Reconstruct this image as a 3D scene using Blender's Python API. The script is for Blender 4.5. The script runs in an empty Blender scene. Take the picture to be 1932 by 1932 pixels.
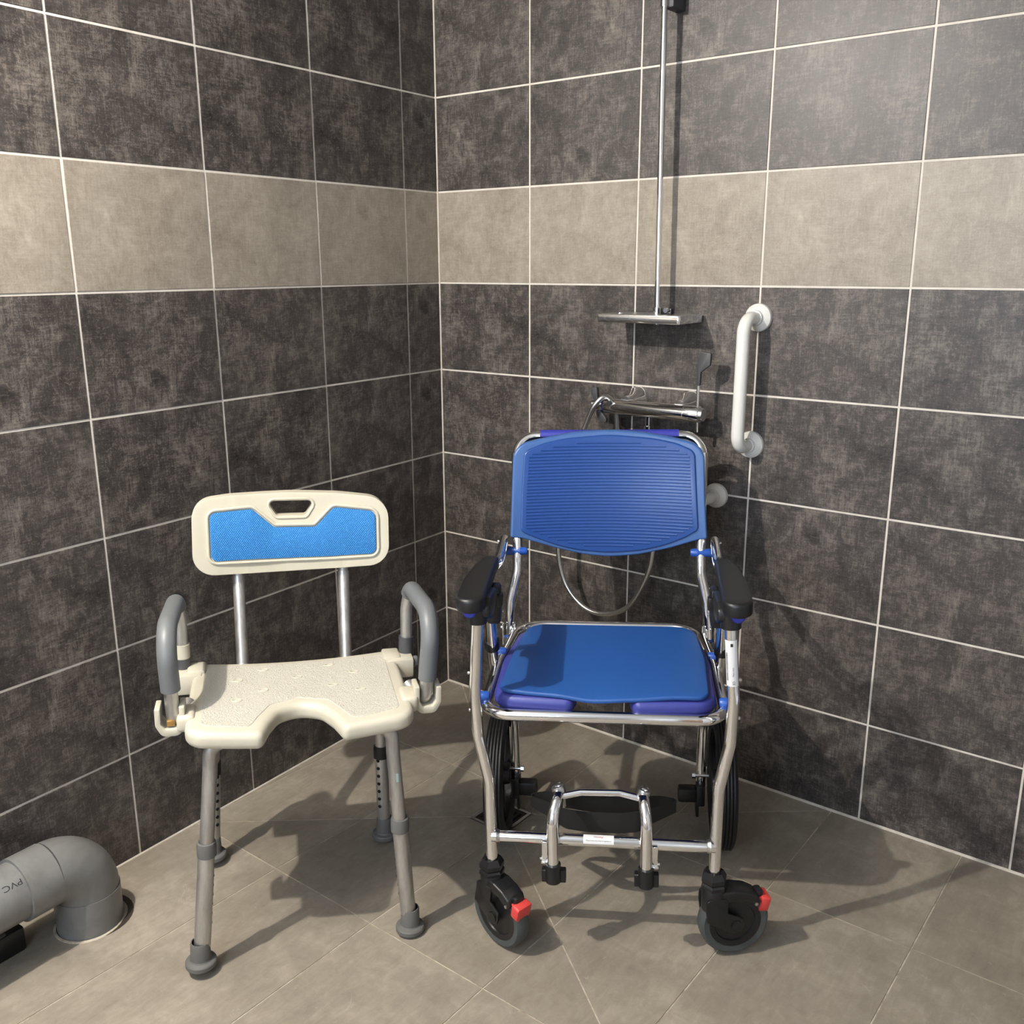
import bpy, bmesh, math, random
from math import pi, sin, cos, radians, sqrt, atan2
from mathutils import Vector, Matrix

scene = bpy.context.scene
C = scene.collection

# ------------------------------------------------------------------ camera
cam_d = bpy.data.cameras.new('camera')
cam = bpy.data.objects.new('camera', cam_d)
C.objects.link(cam)
cam.location = (1.923, -2.1274, 1.3009)
cam.rotation_euler = (1.3176, 0.0039, 0.6614)
cam_d.sensor_width = 36.0
cam_d.lens = 36.0 * 1804.715 / 1932.0
cam_d.clip_start = 0.02
scene.camera = cam

# ------------------------------------------------------------------ world, exposure
world = bpy.data.worlds.new('world')
scene.world = world
world.use_nodes = True
world.node_tree.nodes['Background'].inputs[0].default_value = (0.85, 0.9, 1.0, 1)
world.node_tree.nodes['Background'].inputs[1].default_value = 0.5
vs = scene.view_settings
vs.view_transform = 'Standard'
vs.look = 'None'
vs.exposure = 0.58
vs.gamma = 1.0
vs.use_curve_mapping = False
scene.cycles.max_bounces = 5
scene.cycles.diffuse_bounces = 3
scene.cycles.glossy_bounces = 4
scene.cycles.caustics_reflective = False

LAMP_POS = (0.51, -2.02, 2.09)
LAMP_W = 106.0
WINDOW_W = 21.0

def add_light(name, kind, loc, energy, color, **kw):
    d = bpy.data.lights.new(name, kind)
    d.energy = energy
    d.color = color
    for k, v in kw.items():
        setattr(d, k, v)
    o = bpy.data.objects.new(name, d)
    C.objects.link(o)
    o.location = loc
    return o

# daylight that comes through the frosted window in the back wall, behind the camera
win_light = add_light('window_daylight', 'AREA', (1.55, -3.135, 1.45), WINDOW_W, (0.66, 0.80, 1.0),
                      shape='RECTANGLE', size=0.90, size_y=0.86)
win_light.rotation_euler = (radians(90), 0, 0)

# ------------------------------------------------------------------ materials
def srgb(r, g, b):
    def f(c):
        c /= 255.0
        return c / 12.92 if c <= 0.04045 else ((c + 0.055) / 1.055) ** 2.4
    return (f(r), f(g), f(b), 1.0)

def new_mat(name, col, rough=0.5, metal=0.0, spec=0.5, coat=0.0):
    m = bpy.data.materials.new(name)
    m.use_nodes = True
    b = m.node_tree.nodes['Principled BSDF']
    b.inputs['Base Color'].default_value = col
    b.inputs['Roughness'].default_value = rough
    b.inputs['Metallic'].default_value = metal
    b.inputs['Specular IOR Level'].default_value = spec
    if coat:
        b.inputs['Coat Weight'].default_value = coat
        b.inputs['Coat Roughness'].default_value = 0.12
    return m

class NT:
    """little node-tree writer"""
    def __init__(self, m):
        self.m = m
        self.t = m.node_tree
        self.b = self.t.nodes['Principled BSDF']
    def n(self, typ, **kw):
        nd = self.t.nodes.new(typ)
        for k, v in kw.items():
            setattr(nd, k, v)
        return nd
    def l(self, a, b):
        self.t.links.new(a, b)
    def coords(self, scale=(1, 1, 1), loc=None, kind='Object'):
        tc = self.n('ShaderNodeTexCoord')
        mp = self.n('ShaderNodeMapping')
        mp.inputs['Scale'].default_value = scale
        self.l(tc.outputs[kind], mp.inputs['Vector'])
        if loc is not None:
            self.l(loc, mp.inputs['Location'])
        return mp.outputs['Vector']
    def noise(self, vec, scale, detail=4, rough=0.6, dist=0.0):
        nd = self.n('ShaderNodeTexNoise')
        nd.inputs['Scale'].default_value = scale
        nd.inputs['Detail'].default_value = detail
        nd.inputs['Roughness'].default_value = rough
        nd.inputs['Distortion'].default_value = dist
        self.l(vec, nd.inputs['Vector'])
        return nd.outputs['Fac']
    def math(self, op, a, b=None, c=None, clamp=False):
        nd = self.n('ShaderNodeMath', operation=op)
        nd.use_clamp = clamp
        for i, v in enumerate((a, b, c)):
            if v is None:
                continue
            if isinstance(v, (int, float)):
                nd.inputs[i].default_value = v
            else:
                self.l(v, nd.inputs[i])
        return nd.outputs[0]
    def ramp(self, fac, stops):
        nd = self.n('ShaderNodeValToRGB')
        el = nd.color_ramp.elements
        while len(el) < len(stops):
            el.new(0.5)
        for e, (p, c) in zip(el, stops):
            e.position = p
            e.color = c
        self.l(fac, nd.inputs['Fac'])
        return nd.outputs['Color']
    def mix(self, fac, a, b, mode='MIX'):
        nd = self.n('ShaderNodeMix', data_type='RGBA', blend_type=mode)
        if isinstance(fac, (int, float)):
            nd.inputs[0].default_value = fac
        else:
            self.l(fac, nd.inputs[0])
        for i, v in ((6, a), (7, b)):
            if isinstance(v, tuple):
                nd.inputs[i].default_value = v
            else:
                self.l(v, nd.inputs[i])
        return nd.outputs[2]
    def color(self, c):
        self.l(c, self.b.inputs['Base Color'])
    def bump(self, h, strength=0.2, dist=0.001):
        nd = self.n('ShaderNodeBump')
        nd.inputs['Strength'].default_value = strength
        nd.inputs['Distance'].default_value = dist
        self.l(h, nd.inputs['Height'])
        self.l(nd.outputs[0], self.b.inputs['Normal'])

def rand_offset(t):
    """one of a few prints per tile, from the object's random number"""
    oi = t.n('ShaderNodeObjectInfo')
    q = t.math('FLOOR', t.math('MULTIPLY', oi.outputs['Random'], 4.0))
    cx = t.n('ShaderNodeCombineXYZ')
    t.l(t.math('MULTIPLY', q, 3.17), cx.inputs[0])
    t.l(t.math('MULTIPLY', q, 1.31), cx.inputs[2])
    t.l(t.math('MULTIPLY', q, 2.11), cx.inputs[1])
    return cx.outputs[0], oi.outputs['Random']

def tile_material(name, lo, mid, hi, rough, amount=1.0):
    m = new_mat(name, mid, rough)
    t = NT(m)
    off, rnd = rand_offset(t)
    v = t.coords(loc=off)
    big = t.noise(v, 9.0, 4, 0.62, 0.4)
    med = t.noise(v, 26.0, 6, 0.78, 0.7)
    wx = t.noise(t.coords((10, 10, 95), loc=off), 3.2, 2, 0.6)
    wz = t.noise(t.coords((95, 95, 10), loc=off), 3.2, 2, 0.6)
    fine = t.noise(v, 420.0, 2, 0.7)
    s = t.math('MULTIPLY', big, 0.55)
    s = t.math('MULTIPLY_ADD', med, 0.75, s)
    s = t.math('MULTIPLY_ADD', wx, 0.26, s)
    s = t.math('MULTIPLY_ADD', wz, 0.30, s)
    s = t.math('MULTIPLY_ADD', fine, 0.30, s)
    s = t.math('MULTIPLY_ADD', t.math('SUBTRACT', s, 1.08), 1.65 * amount, 0.5, clamp=True)
    col = t.ramp(s, [(0.08, lo), (0.48, mid), (0.95, hi)])
    # pale flecks where the print is worn
    fl = t.noise(t.coords((1, 1, 1.6), loc=off), 95.0, 3, 0.75, 1.0)
    col = t.mix(t.math('MULTIPLY', t.math('GREATER_THAN', fl, 0.60), 0.30), col, hi)
    # dark hairline scratches printed in the glaze
    sc = t.noise(t.coords((5, 5, 42), loc=off), 2.0, 3, 0.55, 1.2)
    band = t.math('LESS_THAN', t.math('ABSOLUTE', t.math('SUBTRACT', sc, 0.635)), 0.004)
    col = t.mix(t.math('MULTIPLY', band, 0.30), col, lo)
    col = t.mix(t.math('MULTIPLY', rnd, 0.10), col, lo)
    t.color(col)
    t.l(t.math('MULTIPLY_ADD', med, 0.16, rough - 0.08), t.b.inputs['Roughness'])
    t.bump(fine, 0.12, 0.0008)
    return m

M = {}
M['tile_dark'] = tile_material('dark_wall_tile', srgb(30, 27, 26), srgb(67, 62, 59), srgb(128, 120, 112), 0.45)
M['tile_light'] = tile_material('light_wall_tile', srgb(118, 109, 98), srgb(144, 135, 122), srgb(172, 163, 149), 0.47, 0.9)

def floor_tile_material():
    m = new_mat('floor_tile', srgb(150, 140, 126), 0.55)
    t = NT(m)
    off, rnd = rand_offset(t)
    v = t.coords(loc=off)
    big = t.noise(v, 5.0, 6, 0.6, 0.5)
    med = t.noise(v, 24.0, 6, 0.7, 0.8)
    str_ = t.noise(t.coords((30, 6, 6), loc=off), 2.6, 6, 0.65, 0.6)
    fine = t.noise(v, 480.0, 3, 0.7)
    s = t.math('MULTIPLY', big, 0.7)
    s = t.math('MULTIPLY_ADD', med, 0.55, s)
    s = t.math('MULTIPLY_ADD', str_, 0.35, s)
    s = t.math('MULTIPLY_ADD', fine, 0.14, s)
    s = t.math('MULTIPLY_ADD', t.math('SUBTRACT', s, 0.87), 1.5, 0.5, clamp=True)
    col = t.ramp(s, [(0.08, srgb(118, 109, 97)), (0.5, srgb(143, 134, 120)), (0.92, srgb(170, 160, 144))])
    mk = t.noise(v, 11.0, 6, 0.8, 1.5)
    mk = t.math('MULTIPLY', t.math('GREATER_THAN', mk, 0.64), 0.22)
    col = t.mix(mk, col, srgb(188, 179, 163))
    col = t.mix(t.math('MULTIPLY', rnd, 0.14), col, srgb(118, 109, 97))
    t.color(col)
    t.l(t.math('MULTIPLY_ADD', med, 0.2, 0.42), t.b.inputs['Roughness'])
    t.bump(fine, 0.14, 0.0010)
    return m
M['floor_tile'] = floor_tile_material()

def grout_material(name, a, b):
    m = new_mat(name, a, 0.85)
    t = NT(m)
    v = t.coords()
    s = t.noise(v, 22.0, 6, 0.7)
    t.color(t.ramp(s, [(0.3, b), (0.6, a)]))
    return m
M['grout'] = grout_material('wall_grout', srgb(214, 208, 198), srgb(198, 190, 178))
M['floor_grout'] = grout_material('floor_grout', srgb(192, 182, 164), srgb(128, 116, 98))
M['sealant'] = grout_material('sealant', srgb(208, 201, 189), srgb(184, 175, 160))
M['plaster'] = new_mat('white_plaster', srgb(186, 187, 188), 0.9)
M['door_paint'] = new_mat('door_paint', srgb(120, 96, 74), 0.5)

M['chrome'] = new_mat('chrome', (0.86, 0.86, 0.85, 1), 0.06, 1.0)
M['chrome_soft'] = new_mat('polished_aluminium', (0.90, 0.90, 0.90, 1), 0.08, 1.0)
M['steel'] = new_mat('steel', (0.6, 0.6, 0.6, 1), 0.28, 1.0)

def brushed():
    m = new_mat('anodised_aluminium', srgb(190, 189, 187), 0.38, 0.85)
    t = NT(m)
    s = t.noise(t.coords((1, 1, 0.2)), 60, 6, 0.7)
    t.color(t.ramp(s, [(0.35, srgb(172, 170, 166)), (0.62, srgb(200, 198, 194))]))
    t.l(t.math('MULTIPLY_ADD', s, 0.25, 0.30), t.b.inputs['Roughness'])
    return m
M['alu'] = brushed()

def cream():
    m = new_mat('cream_plastic', srgb(194, 188, 170), 0.42)
    t = NT(m)
    s = t.noise(t.coords(), 14, 6, 0.6)
    t.color(t.ramp(s, [(0.3, srgb(189, 183, 164)), (0.7, srgb(196, 190, 172))]))
    return m
M['cream'] = cream()

def cream_textured():
    m = new_mat('cream_textured_plastic', srgb(197, 192, 178), 0.5)
    t = NT(m)
    w = t.noise(t.coords((1, 1, 1)), 190, 2, 0.5, 1.4)
    h = t.math('SMOOTH_MIN', w, 0.56, 0.06)
    t.bump(h, 0.8, 0.006)
    return m
M['cream_tex'] = cream_textured()

def foam_blue():
    m = new_mat('blue_foam', srgb(44, 140, 220), 0.8)
    t = NT(m)
    def stripes(rot):
        tc = t.n('ShaderNodeTexCoord')
        mp = t.n('ShaderNodeMapping')
        mp.inputs['Rotation'].default_value = (0, radians(rot), 0)
        t.l(tc.outputs['Object'], mp.inputs['Vector'])
        w = t.n('ShaderNodeTexWave', wave_type='BANDS', bands_direction='X')
        w.inputs['Scale'].default_value = 90.0
        t.l(mp.outputs[0], w.inputs['Vector'])
        return w.outputs['Fac']
    a, b = stripes(38), stripes(-38)
    h = t.math('MULTIPLY', a, b)
    t.color(t.ramp(h, [(0.0, srgb(32, 106, 178)), (0.5, srgb(66, 148, 210))]))
    t.bump(h, 0.6, 0.002)
    return m
M['foam_blue'] = foam_blue()

def foam_grey():
    m = new_mat('grey_foam', srgb(104, 107, 108), 0.45)
    t = NT(m)
    s = t.noise(t.coords(), 300, 3, 0.6)
    t.bump(s, 0.15, 0.001)
    return m
M['foam_grey'] = foam_grey()
M['grey_rubber'] = new_mat('grey_rubber', srgb(98, 97, 94), 0.55)
M['dark_sleeve'] = new_mat('dark_grey_sleeve', srgb(72, 73, 76), 0.4)
M['black_rubber'] = new_mat('black_rubber', srgb(26, 26, 26), 0.6)
M['black_plastic'] = new_mat('black_plastic', srgb(22, 22, 23), 0.38)
M['hole'] = new_mat('painted_hole_dark', srgb(10, 10, 10), 0.9)  # paints in the dark inside of holes and slots
M['recess_dark'] = new_mat('brown_recess_dark', srgb(52, 42, 32), 0.9)  # brown with the dark of the pipe recess put into the colour
M['brass'] = new_mat('brass', srgb(190, 150, 90), 0.35, 0.8)
M['blue_shell'] = new_mat('blue_shell', srgb(58, 94, 150), 0.40)
M['blue_rib'] = new_mat('blue_ribbed_foam', srgb(30, 68, 134), 0.28)
M['violet'] = new_mat('violet_blue_foam', srgb(54, 60, 136), 0.45)
M['navy'] = new_mat('navy_sleeve', srgb(44, 50, 150), 0.6)
M['blue_knob'] = new_mat('blue_knob', srgb(40, 84, 170), 0.35)

def cushion_mat():
    m = new_mat('blue_seat_pad', srgb(30, 78, 144), 0.48)
    t = NT(m)
    s = t.noise(t.coords((4, 60, 10)), 6, 4, 0.6)
    t.bump(s, 0.18, 0.002)
    return m
M['blue_pad'] = cushion_mat()
M['black_pad'] = new_mat('black_armrest_pad', srgb(20, 20, 21), 0.42)
M['red'] = new_mat('red_plastic', srgb(206, 66, 62), 0.45)
M['grey_tyre'] = new_mat('grey_tyre', srgb(66, 70, 70), 0.6)
M['black_tyre'] = new_mat('black_tyre', srgb(17, 17, 18), 0.5)
M['white_enamel'] = new_mat('white_enamel', srgb(222, 221, 215), 0.22, coat=0.4)
M['lever_grey'] = new_mat('dark_grey_lever', srgb(62, 63, 65), 0.5)
M['label_white'] = new_mat('label_paper', srgb(216, 216, 216), 0.45)
M['sticker'] = new_mat('turquoise_scrap', srgb(176, 208, 200), 0.6)
M['ink'] = new_mat('ink', srgb(30, 30, 34), 0.6)
M['ink_red'] = new_mat('red_ink', srgb(170, 60, 60), 0.6)
M['frosted_pane'] = new_mat('frosted_window_glass', srgb(225, 230, 235), 0.5)  # plain pale window pane, emits nothing

def pvc():
    m = new_mat('grey_pvc', srgb(112, 112, 110), 0.36)
    t = NT(m)
    s = t.noise(t.coords(), 9, 7, 0.65, 0.5)
    t.color(t.ramp(s, [(0.3, srgb(100, 99, 96)), (0.6, srgb(120, 120, 118))]))
    return m
M['pvc'] = pvc()

# ------------------------------------------------------------------ mesh helpers
def link(o, parent=None):
    C.objects.link(o)
    if parent is not None:
        o.parent = parent
    return o

def finish(me, angle=38):
    me.shade_smooth()
    me.set_sharp_from_angle(angle=radians(angle))

def obj(name, bm, mat, parent=None, angle=38, flat=False):
    me = bpy.data.meshes.new(name)
    bmesh.ops.recalc_face_normals(bm, faces=bm.faces)
    bm.to_mesh(me)
    bm.free()
    if not flat:
        finish(me, angle)
    me.materials.append(M[mat] if isinstance(mat, str) else mat)
    return link(bpy.data.objects.new(name, me), parent)

def thing(name, label, cat, loc=(0, 0, 0), rot=(0, 0, 0), group=None):
    o = bpy.data.objects.new(name, None)
    o.empty_display_size = 0.1
    C.objects.link(o)
    o.location = loc
    o.rotation_euler = rot
    o['label'] = label
    o['category'] = cat
    if group:
        o['group'] = group
    return o

def tag(o, label, cat, group=None):
    o['label'] = label
    o['category'] = cat
    if group:
        o['group'] = group
    return o

def fillet(points, radii, n=7, lim=0.48):
    """polyline with rounded corners; radii one number or one per point"""
    P = [Vector(p) for p in points]
    if isinstance(radii, (int, float)):
        radii = [radii] * len(P)
    out = [P[0]]
    for i in range(1, len(P) - 1):
        a, b, c = P[i - 1], P[i], P[i + 1]
        u = (a - b).normalized()
        w = (c - b).normalized()
        ang = u.angle(w)
        r = radii[i]
        if r <= 0 or ang > pi - 0.02:
            out.append(b)
            continue
        d = r / math.tan(ang / 2)
        d = min(d, lim * (a - b).length, lim * (c - b).length)
        r = d * math.tan(ang / 2)
        ctr = b + (u + w).normalized() * (r / sin(ang / 2))
        s = b + u * d - ctr
        e = b + w * d - ctr
        tot = s.angle(e)
        ax = s.cross(e).normalized()
        for k in range(n + 1):
            out.append(ctr + Matrix.Rotation(tot * k / n, 3, ax) @ s)
    out.append(P[-1])
    return out

def closed_fillet(points, radii, n=7):
    P = [Vector(p) for p in points]
    m = len(P)
    if isinstance(radii, (int, float)):
        radii = [radii] * m
    out = []
    for i in range(m):
        seg = fillet([(P[i - 1] + P[i]) / 2, P[i], (P[i] + P[(i + 1) % m]) / 2], [0, radii[i], 0], n, 0.985)
        out += seg[1:-1] if len(seg) > 3 else [P[i]]
    return out

def sweep(bm, path, r, segs=14, closed=False, cap=True, rfun=None):
    path = [Vector(p) for p in path]
    n = len(path)
    rings = []
    t_prev = None
    nrm = None
    for i in range(n):
        if closed:
            t = (path[(i + 1) % n] - path[i - 1]).normalized()
        elif i == 0:
            t = (path[1] - path[0]).normalized()
        elif i == n - 1:
            t = (path[-1] - path[-2]).normalized()
        else:
            t = ((path[i + 1] - path[i]).normalized() + (path[i] - path[i - 1]).normalized()).normalized()
        if nrm is None:
            ref = Vector((0, 0, 1)) if abs(t.z) < 0.9 else Vector((1, 0, 0))
            nrm = t.cross(ref).normalized()
        else:
            q = t_prev.rotation_difference(t)
            nrm = (q @ nrm)
            nrm = (nrm - t * nrm.dot(t)).normalized()
        t_prev = t
        bi = t.cross(nrm)
        rr = rfun(i / (n - 1)) if rfun else r
        rings.append([bm.verts.new(path[i] + (nrm * cos(2 * pi * k / segs) + bi * sin(2 * pi * k / segs)) * rr)
                      for k in range(segs)])
    m = n if closed else n - 1
    for i in range(m):
        a, b = rings[i], rings[(i + 1) % n]
        for k in range(segs):
            bm.faces.new((a[k], a[(k + 1) % segs], b[(k + 1) % segs], b[k]))
    if cap and not closed:
        bm.faces.new(rings[0][::-1])
        bm.faces.new(rings[-1])
    return rings

def tube(name, pts, r, mat, parent=None, bend=0.0, segs=14, closed=False, nb=7):
    bm = bmesh.new()
    if closed:
        path = closed_fillet(pts, bend, nb)
    else:
        path = fillet(pts, bend, nb) if bend else [Vector(p) for p in pts]
    sweep(bm, path, r, segs, closed)
    return obj(name, bm, mat, parent)

def add_cyl(bm, a, b, r, r2=None, segs=20):
    a, b = Vector(a), Vector(b)
    r2 = r if r2 is None else r2
    sweep(bm, [a, b], r, segs, rfun=lambda t: r + (r2 - r) * t)

def cyl(name, a, b, r, mat, parent=None, r2=None, segs=20, bevel=0.0):
    bm = bmesh.new()
    add_cyl(bm, a, b, r, r2, segs)
    if bevel:
        ed = [e for e in bm.edges if len(e.link_faces) == 2 and e.calc_face_angle(0) > 1.0]
        bmesh.ops.bevel(bm, geom=ed, offset=bevel, segments=3, affect='EDGES', profile=0.5)
    return obj(name, bm, mat, parent)

def lathe(bm, prof, mat4=None, segs=32, close=False):
    """prof: list of (r, z); spun about z then transformed by mat4"""
    rings = []
    for r, z in prof:
        if r <= 1e-6:
            rings.append([bm.verts.new((0, 0, z))])
        else:
            rings.append([bm.verts.new((r * cos(2 * pi * k / segs), r * sin(2 * pi * k / segs), z)) for k in range(segs)])
    vs_ = [v for ring in rings for v in ring]
    pairs = list(zip(rings, rings[1:]))
    if close:
        pairs.append((rings[-1], rings[0]))
    for a, b in pairs:
        if len(a) == 1 and len(b) == 1:
            continue
        for k in range(segs):
            k2 = (k + 1) % segs
            if len(a) == 1:
                bm.faces.new((a[0], b[k], b[k2]))
            elif len(b) == 1:
                bm.faces.new((a[k], b[0], a[k2]))
            else:
                bm.faces.new((a[k], b[k], b[k2], a[k2]))
    if mat4 is not None:
        bmesh.ops.transform(bm, matrix=mat4, verts=vs_)

def spun(name, prof, mat, parent=None, mat4=None, segs=32, close=False, angle=38):
    bm = bmesh.new()
    lathe(bm, prof, mat4, segs, close)
    return obj(name, bm, mat, parent, angle)

def frame_z(origin, zdir, xhint=(1, 0, 0)):
    """matrix whose z axis is zdir"""
    z = Vector(zdir).normalized()
    x = Vector(xhint)
    x = (x - z * x.dot(z))
    if x.length < 1e-5:
        x = Vector((0, 1, 0)) - z * z.y
    x.normalize()
    y = z.cross(x)
    m = Matrix.Identity(4)
    for i in range(3):
        m[i][0], m[i][1], m[i][2], m[i][3] = x[i], y[i], z[i], origin[i]
    return m

def add_box(bm, c, s, bevel=0.0, segs=2, mat4=None):
    r = bmesh.ops.create_cube(bm, size=1.0)
    v = r['verts']
    bmesh.ops.scale(bm, vec=s, verts=v)
    if bevel:
        ed = list({e for x in v for e in x.link_edges})
        rb = bmesh.ops.bevel(bm, geom=ed, offset=bevel, segments=segs, affect='EDGES', profile=0.5)
        v = list({x for f in rb['faces'] for x in f.verts} | {x for x in v if x.is_valid})
    bmesh.ops.translate(bm, vec=c, verts=v)
    if mat4 is not None:
        bmesh.ops.transform(bm, matrix=mat4, verts=v)
    return v

def box(name, c, s, mat, parent=None, bevel=0.0, segs=2, mat4=None, angle=38):
    bm = bmesh.new()
    add_box(bm, c, s, bevel, segs, mat4)
    return obj(name, bm, mat, parent, angle)

def slab(outline, z0, z1, bevel=0.0, segs=3, holes=(), bottom_bevel=None):
    """flat plate in xy with rounded rims, optionally with holes"""
    bm = bmesh.new()
    loops = [outline] + list(holes)
    edges = []
    for lp in loops:
        v = [bm.verts.new((p[0], p[1], z0)) for p in lp]
        edges += [bm.edges.new((v[i], v[(i + 1) % len(v)])) for i in range(len(v))]
    if holes:
        bmesh.ops.triangle_fill(bm, edges=edges, use_beauty=True)
    else:
        bm.faces.new([e.verts[0] for e in edges])
    for f in bm.faces:
        f.normal_update()
        if f.normal.z > 0:
            f.normal_flip()
    ext = bmesh.ops.extrude_face_region(bm, geom=list(bm.faces))
    top = [g for g in ext['geom'] if isinstance(g, bmesh.types.BMVert)]
    bmesh.ops.translate(bm, vec=(0, 0, z1 - z0), verts=top)
    bmesh.ops.recalc_face_normals(bm, faces=bm.faces)
    if bevel:
        rim = []
        for e in bm.edges:
            if len(e.link_faces) == 2:
                n1, n2 = e.link_faces[0].normal, e.link_faces[1].normal
                if abs(abs(n1.z) - abs(n2.z)) > 0.5:
                    rim.append(e)
        if bottom_bevel is not None:
            lo = [e for e in rim if e.verts[0].co.z < (z0 + z1) / 2]
            hi = [e for e in rim if e.verts[0].co.z >= (z0 + z1) / 2]
            bmesh.ops.bevel(bm, geom=hi, offset=bevel, segments=segs, affect='EDGES', profile=0.5, clamp_overlap=True)
            lo = [e for e in lo if e.is_valid]
            if bottom_bevel > 0:
                bmesh.ops.bevel(bm, geom=lo, offset=bottom_bevel, segments=segs, affect='EDGES', profile=0.5, clamp_overlap=True)
        else:
            bmesh.ops.bevel(bm, geom=rim, offset=bevel, segments=segs, affect='EDGES', profile=0.5, clamp_overlap=True)
    return bm

def cuts(bm, axis, values):
    no = [0, 0, 0]
    no[axis] = 1
    for v in values:
        co = [0, 0, 0]
        co[axis] = v
        bmesh.ops.bisect_plane(bm, geom=list(bm.verts) + list(bm.edges) + list(bm.faces),
                               plane_co=co, plane_no=no, dist=1e-6)

def deform(bm, fn):
    for v in bm.verts:
        v.co = fn(v.co)

def rounded(points, r, n=6):
    return [(p.x, p.y) for p in closed_fillet([(x, y, 0) for x, y in points], r, n)]

def text_bm(body, size, align='CENTER', extrude=0.0):
    cu = bpy.data.curves.new('lettering', 'FONT')
    cu.body = body
    cu.size = size
    cu.align_x = align
    cu.align_y = 'CENTER'
    cu.resolution_u = 3
    o = bpy.data.objects.new('lettering', cu)
    C.objects.link(o)
    dg = bpy.context.evaluated_depsgraph_get()
    me = bpy.data.meshes.new_from_object(o.evaluated_get(dg))
    bm = bmesh.new()
    bm.from_mesh(me)
    bpy.data.objects.remove(o)
    bpy.data.curves.remove(cu)
    bpy.data.meshes.remove(me)
    return bm

def wrap_on_tube(bm, center, axis, out, r):
    """text/patch in xy: x runs along axis, y around the tube, facing 'out'"""
    a = Vector(axis).normalized()
    o = Vector(out)
    o = (o - a * o.dot(a)).normalized()
    up = o.cross(a)          # for out=+front, axis=right -> up
    c = Vector(center)
    def f(p):
        th_ = p.y / r
        return c + a * p.x + (o * cos(th_) + up * sin(th_)) * (r + p.z)
    deform(bm, f)

def patch(w, h, n=8):
    bm = bmesh.new()
    rows = []
    for j in range(n + 1):
        y = -h / 2 + h * j / n
        rows.append([bm.verts.new((-w / 2, y, 0)), bm.verts.new((w / 2, y, 0))])
    for a, b in zip(rows, rows[1:]):
        bm.faces.new((a[0], a[1], b[1], b[0]))
    return bm

# ------------------------------------------------------------------ the room
TW, TH_ = 0.3312, 0.25
TH0 = 0.0612                         # the corner is a little tighter than square
JOINT = 0.0047
ROWS = 9
L_CUT, R_CUT = 0.1442, 0.3266
N_COL = 8
ROOM_H = ROWS * TH_
rng = random.Random(7)

def tile_mesh(w, h, mat):
    bm = bmesh.new()
    add_box(bm, (0, 0.005, 0), (w - JOINT, 0.010, h - JOINT))
    ed = [e for e in bm.edges if all(abs(v.co.y) < 1e-5 for v in e.verts)]
    bmesh.ops.bevel(bm, geom=ed, offset=0.0008, segments=1, affect='EDGES')
    me = bpy.data.meshes.new('tile')
    bm.to_mesh(me)
    bm.free()
    me.materials.append(M[mat])
    return me

def tiled_wall(name, cut, length, along, rotz):
    bm = bmesh.new()
    add_box(bm, (length / 2, 0.0013 + 0.03, ROOM_H / 2), (length, 0.06, ROOM_H))
    bmesh.ops.transform(bm, matrix=Matrix.Scale(1, 4), verts=bm.verts)
    w = obj(name, bm, 'grout', flat=True)
    w['kind'] = 'structure'
    w.rotation_euler = (0, 0, rotz)
    return w

cache = {}
def put_tiles(wall, cut, mirror):
    """tiles in the wall's own frame; x runs away from the corner (or towards it when mirrored)"""
    for r in range(ROWS):
        mat = 'tile_light' if r == 5 else 'tile_dark'
        for c in range(N_COL):
            w = cut if c == 0 else TW
            x = cut / 2 if c == 0 else cut + (c - 0.5) * TW
            key = (round(w, 4), mat)
            if key not in cache:
                cache[key] = tile_mesh(w, TH_, mat)
            t = bpy.data.objects.new('tile', cache[key])
            link(t, wall)
            t.location = (-x if mirror else x, 0, (r + 0.5) * TH_)
            # half of the tiles are laid the other way up; none is set perfectly true
            tx, tz = rng.uniform(-0.003, 0.003), rng.uniform(-0.003, 0.003)
            t.rotation_euler = (tx, pi if rng.random() < 0.5 else 0, tz)

LEN_R = R_CUT + (N_COL - 1) * TW
LEN_L = L_CUT + (N_COL - 1) * TW
wall_right = tiled_wall('wall_right', R_CUT, LEN_R, 1, 0)
put_tiles(wall_right, R_CUT, False)
# left wall: its frame's -y faces the room, its x runs towards the corner
bm = bmesh.new()
add_box(bm, (-LEN_L / 2 + 0.03, 0.0013 + 0.03, ROOM_H / 2), (LEN_L + 0.06, 0.06, ROOM_H))
wall_left = obj('wall_left', bm, 'grout', flat=True)
wall_left['kind'] = 'structure'
wall_left.rotation_euler = (0, 0, pi / 2 + TH0)
put_tiles(wall_left, L_CUT, True)

# ---- floor: 30 x 60 tiles, cut along four creases that fall to the drain
DRAIN = (0.612, -0.495)
DH = 0.056
SX0, SX1, SY0, SY1 = 0.060, 1.256, -0.982, 0.0
FALL = 0.013

def floor_z(x, y):
    s = max((x - DRAIN[0]) / (SX1 - DRAIN[0]), (DRAIN[0] - x) / (DRAIN[0] - SX0),
            (y - DRAIN[1]) / (SY1 - DRAIN[1]), (DRAIN[1] - y) / (DRAIN[1] - SY0))
    return -FALL * (1 - s) if s < 1 else 0.0

def clip(poly, a, b, c):
    """keep a*x + b*y <= c"""
    out = []
    for i in range(len(poly)):
        p, q = poly[i], poly[(i + 1) % len(poly)]
        dp, dq = a * p[0] + b * p[1] - c, a * q[0] + b * q[1] - c
        if dp <= 0:
            out.append(p)
        if dp * dq < 0:
            t = dp / (dp - dq)
            out.append((p[0] + t * (q[0] - p[0]), p[1] + t * (q[1] - p[1])))
    return out

def area(poly):
    return 0.5 * sum(poly[i - 1][0] * poly[i][1] - poly[i][0] * poly[i - 1][1] for i in range(len(poly)))

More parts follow.
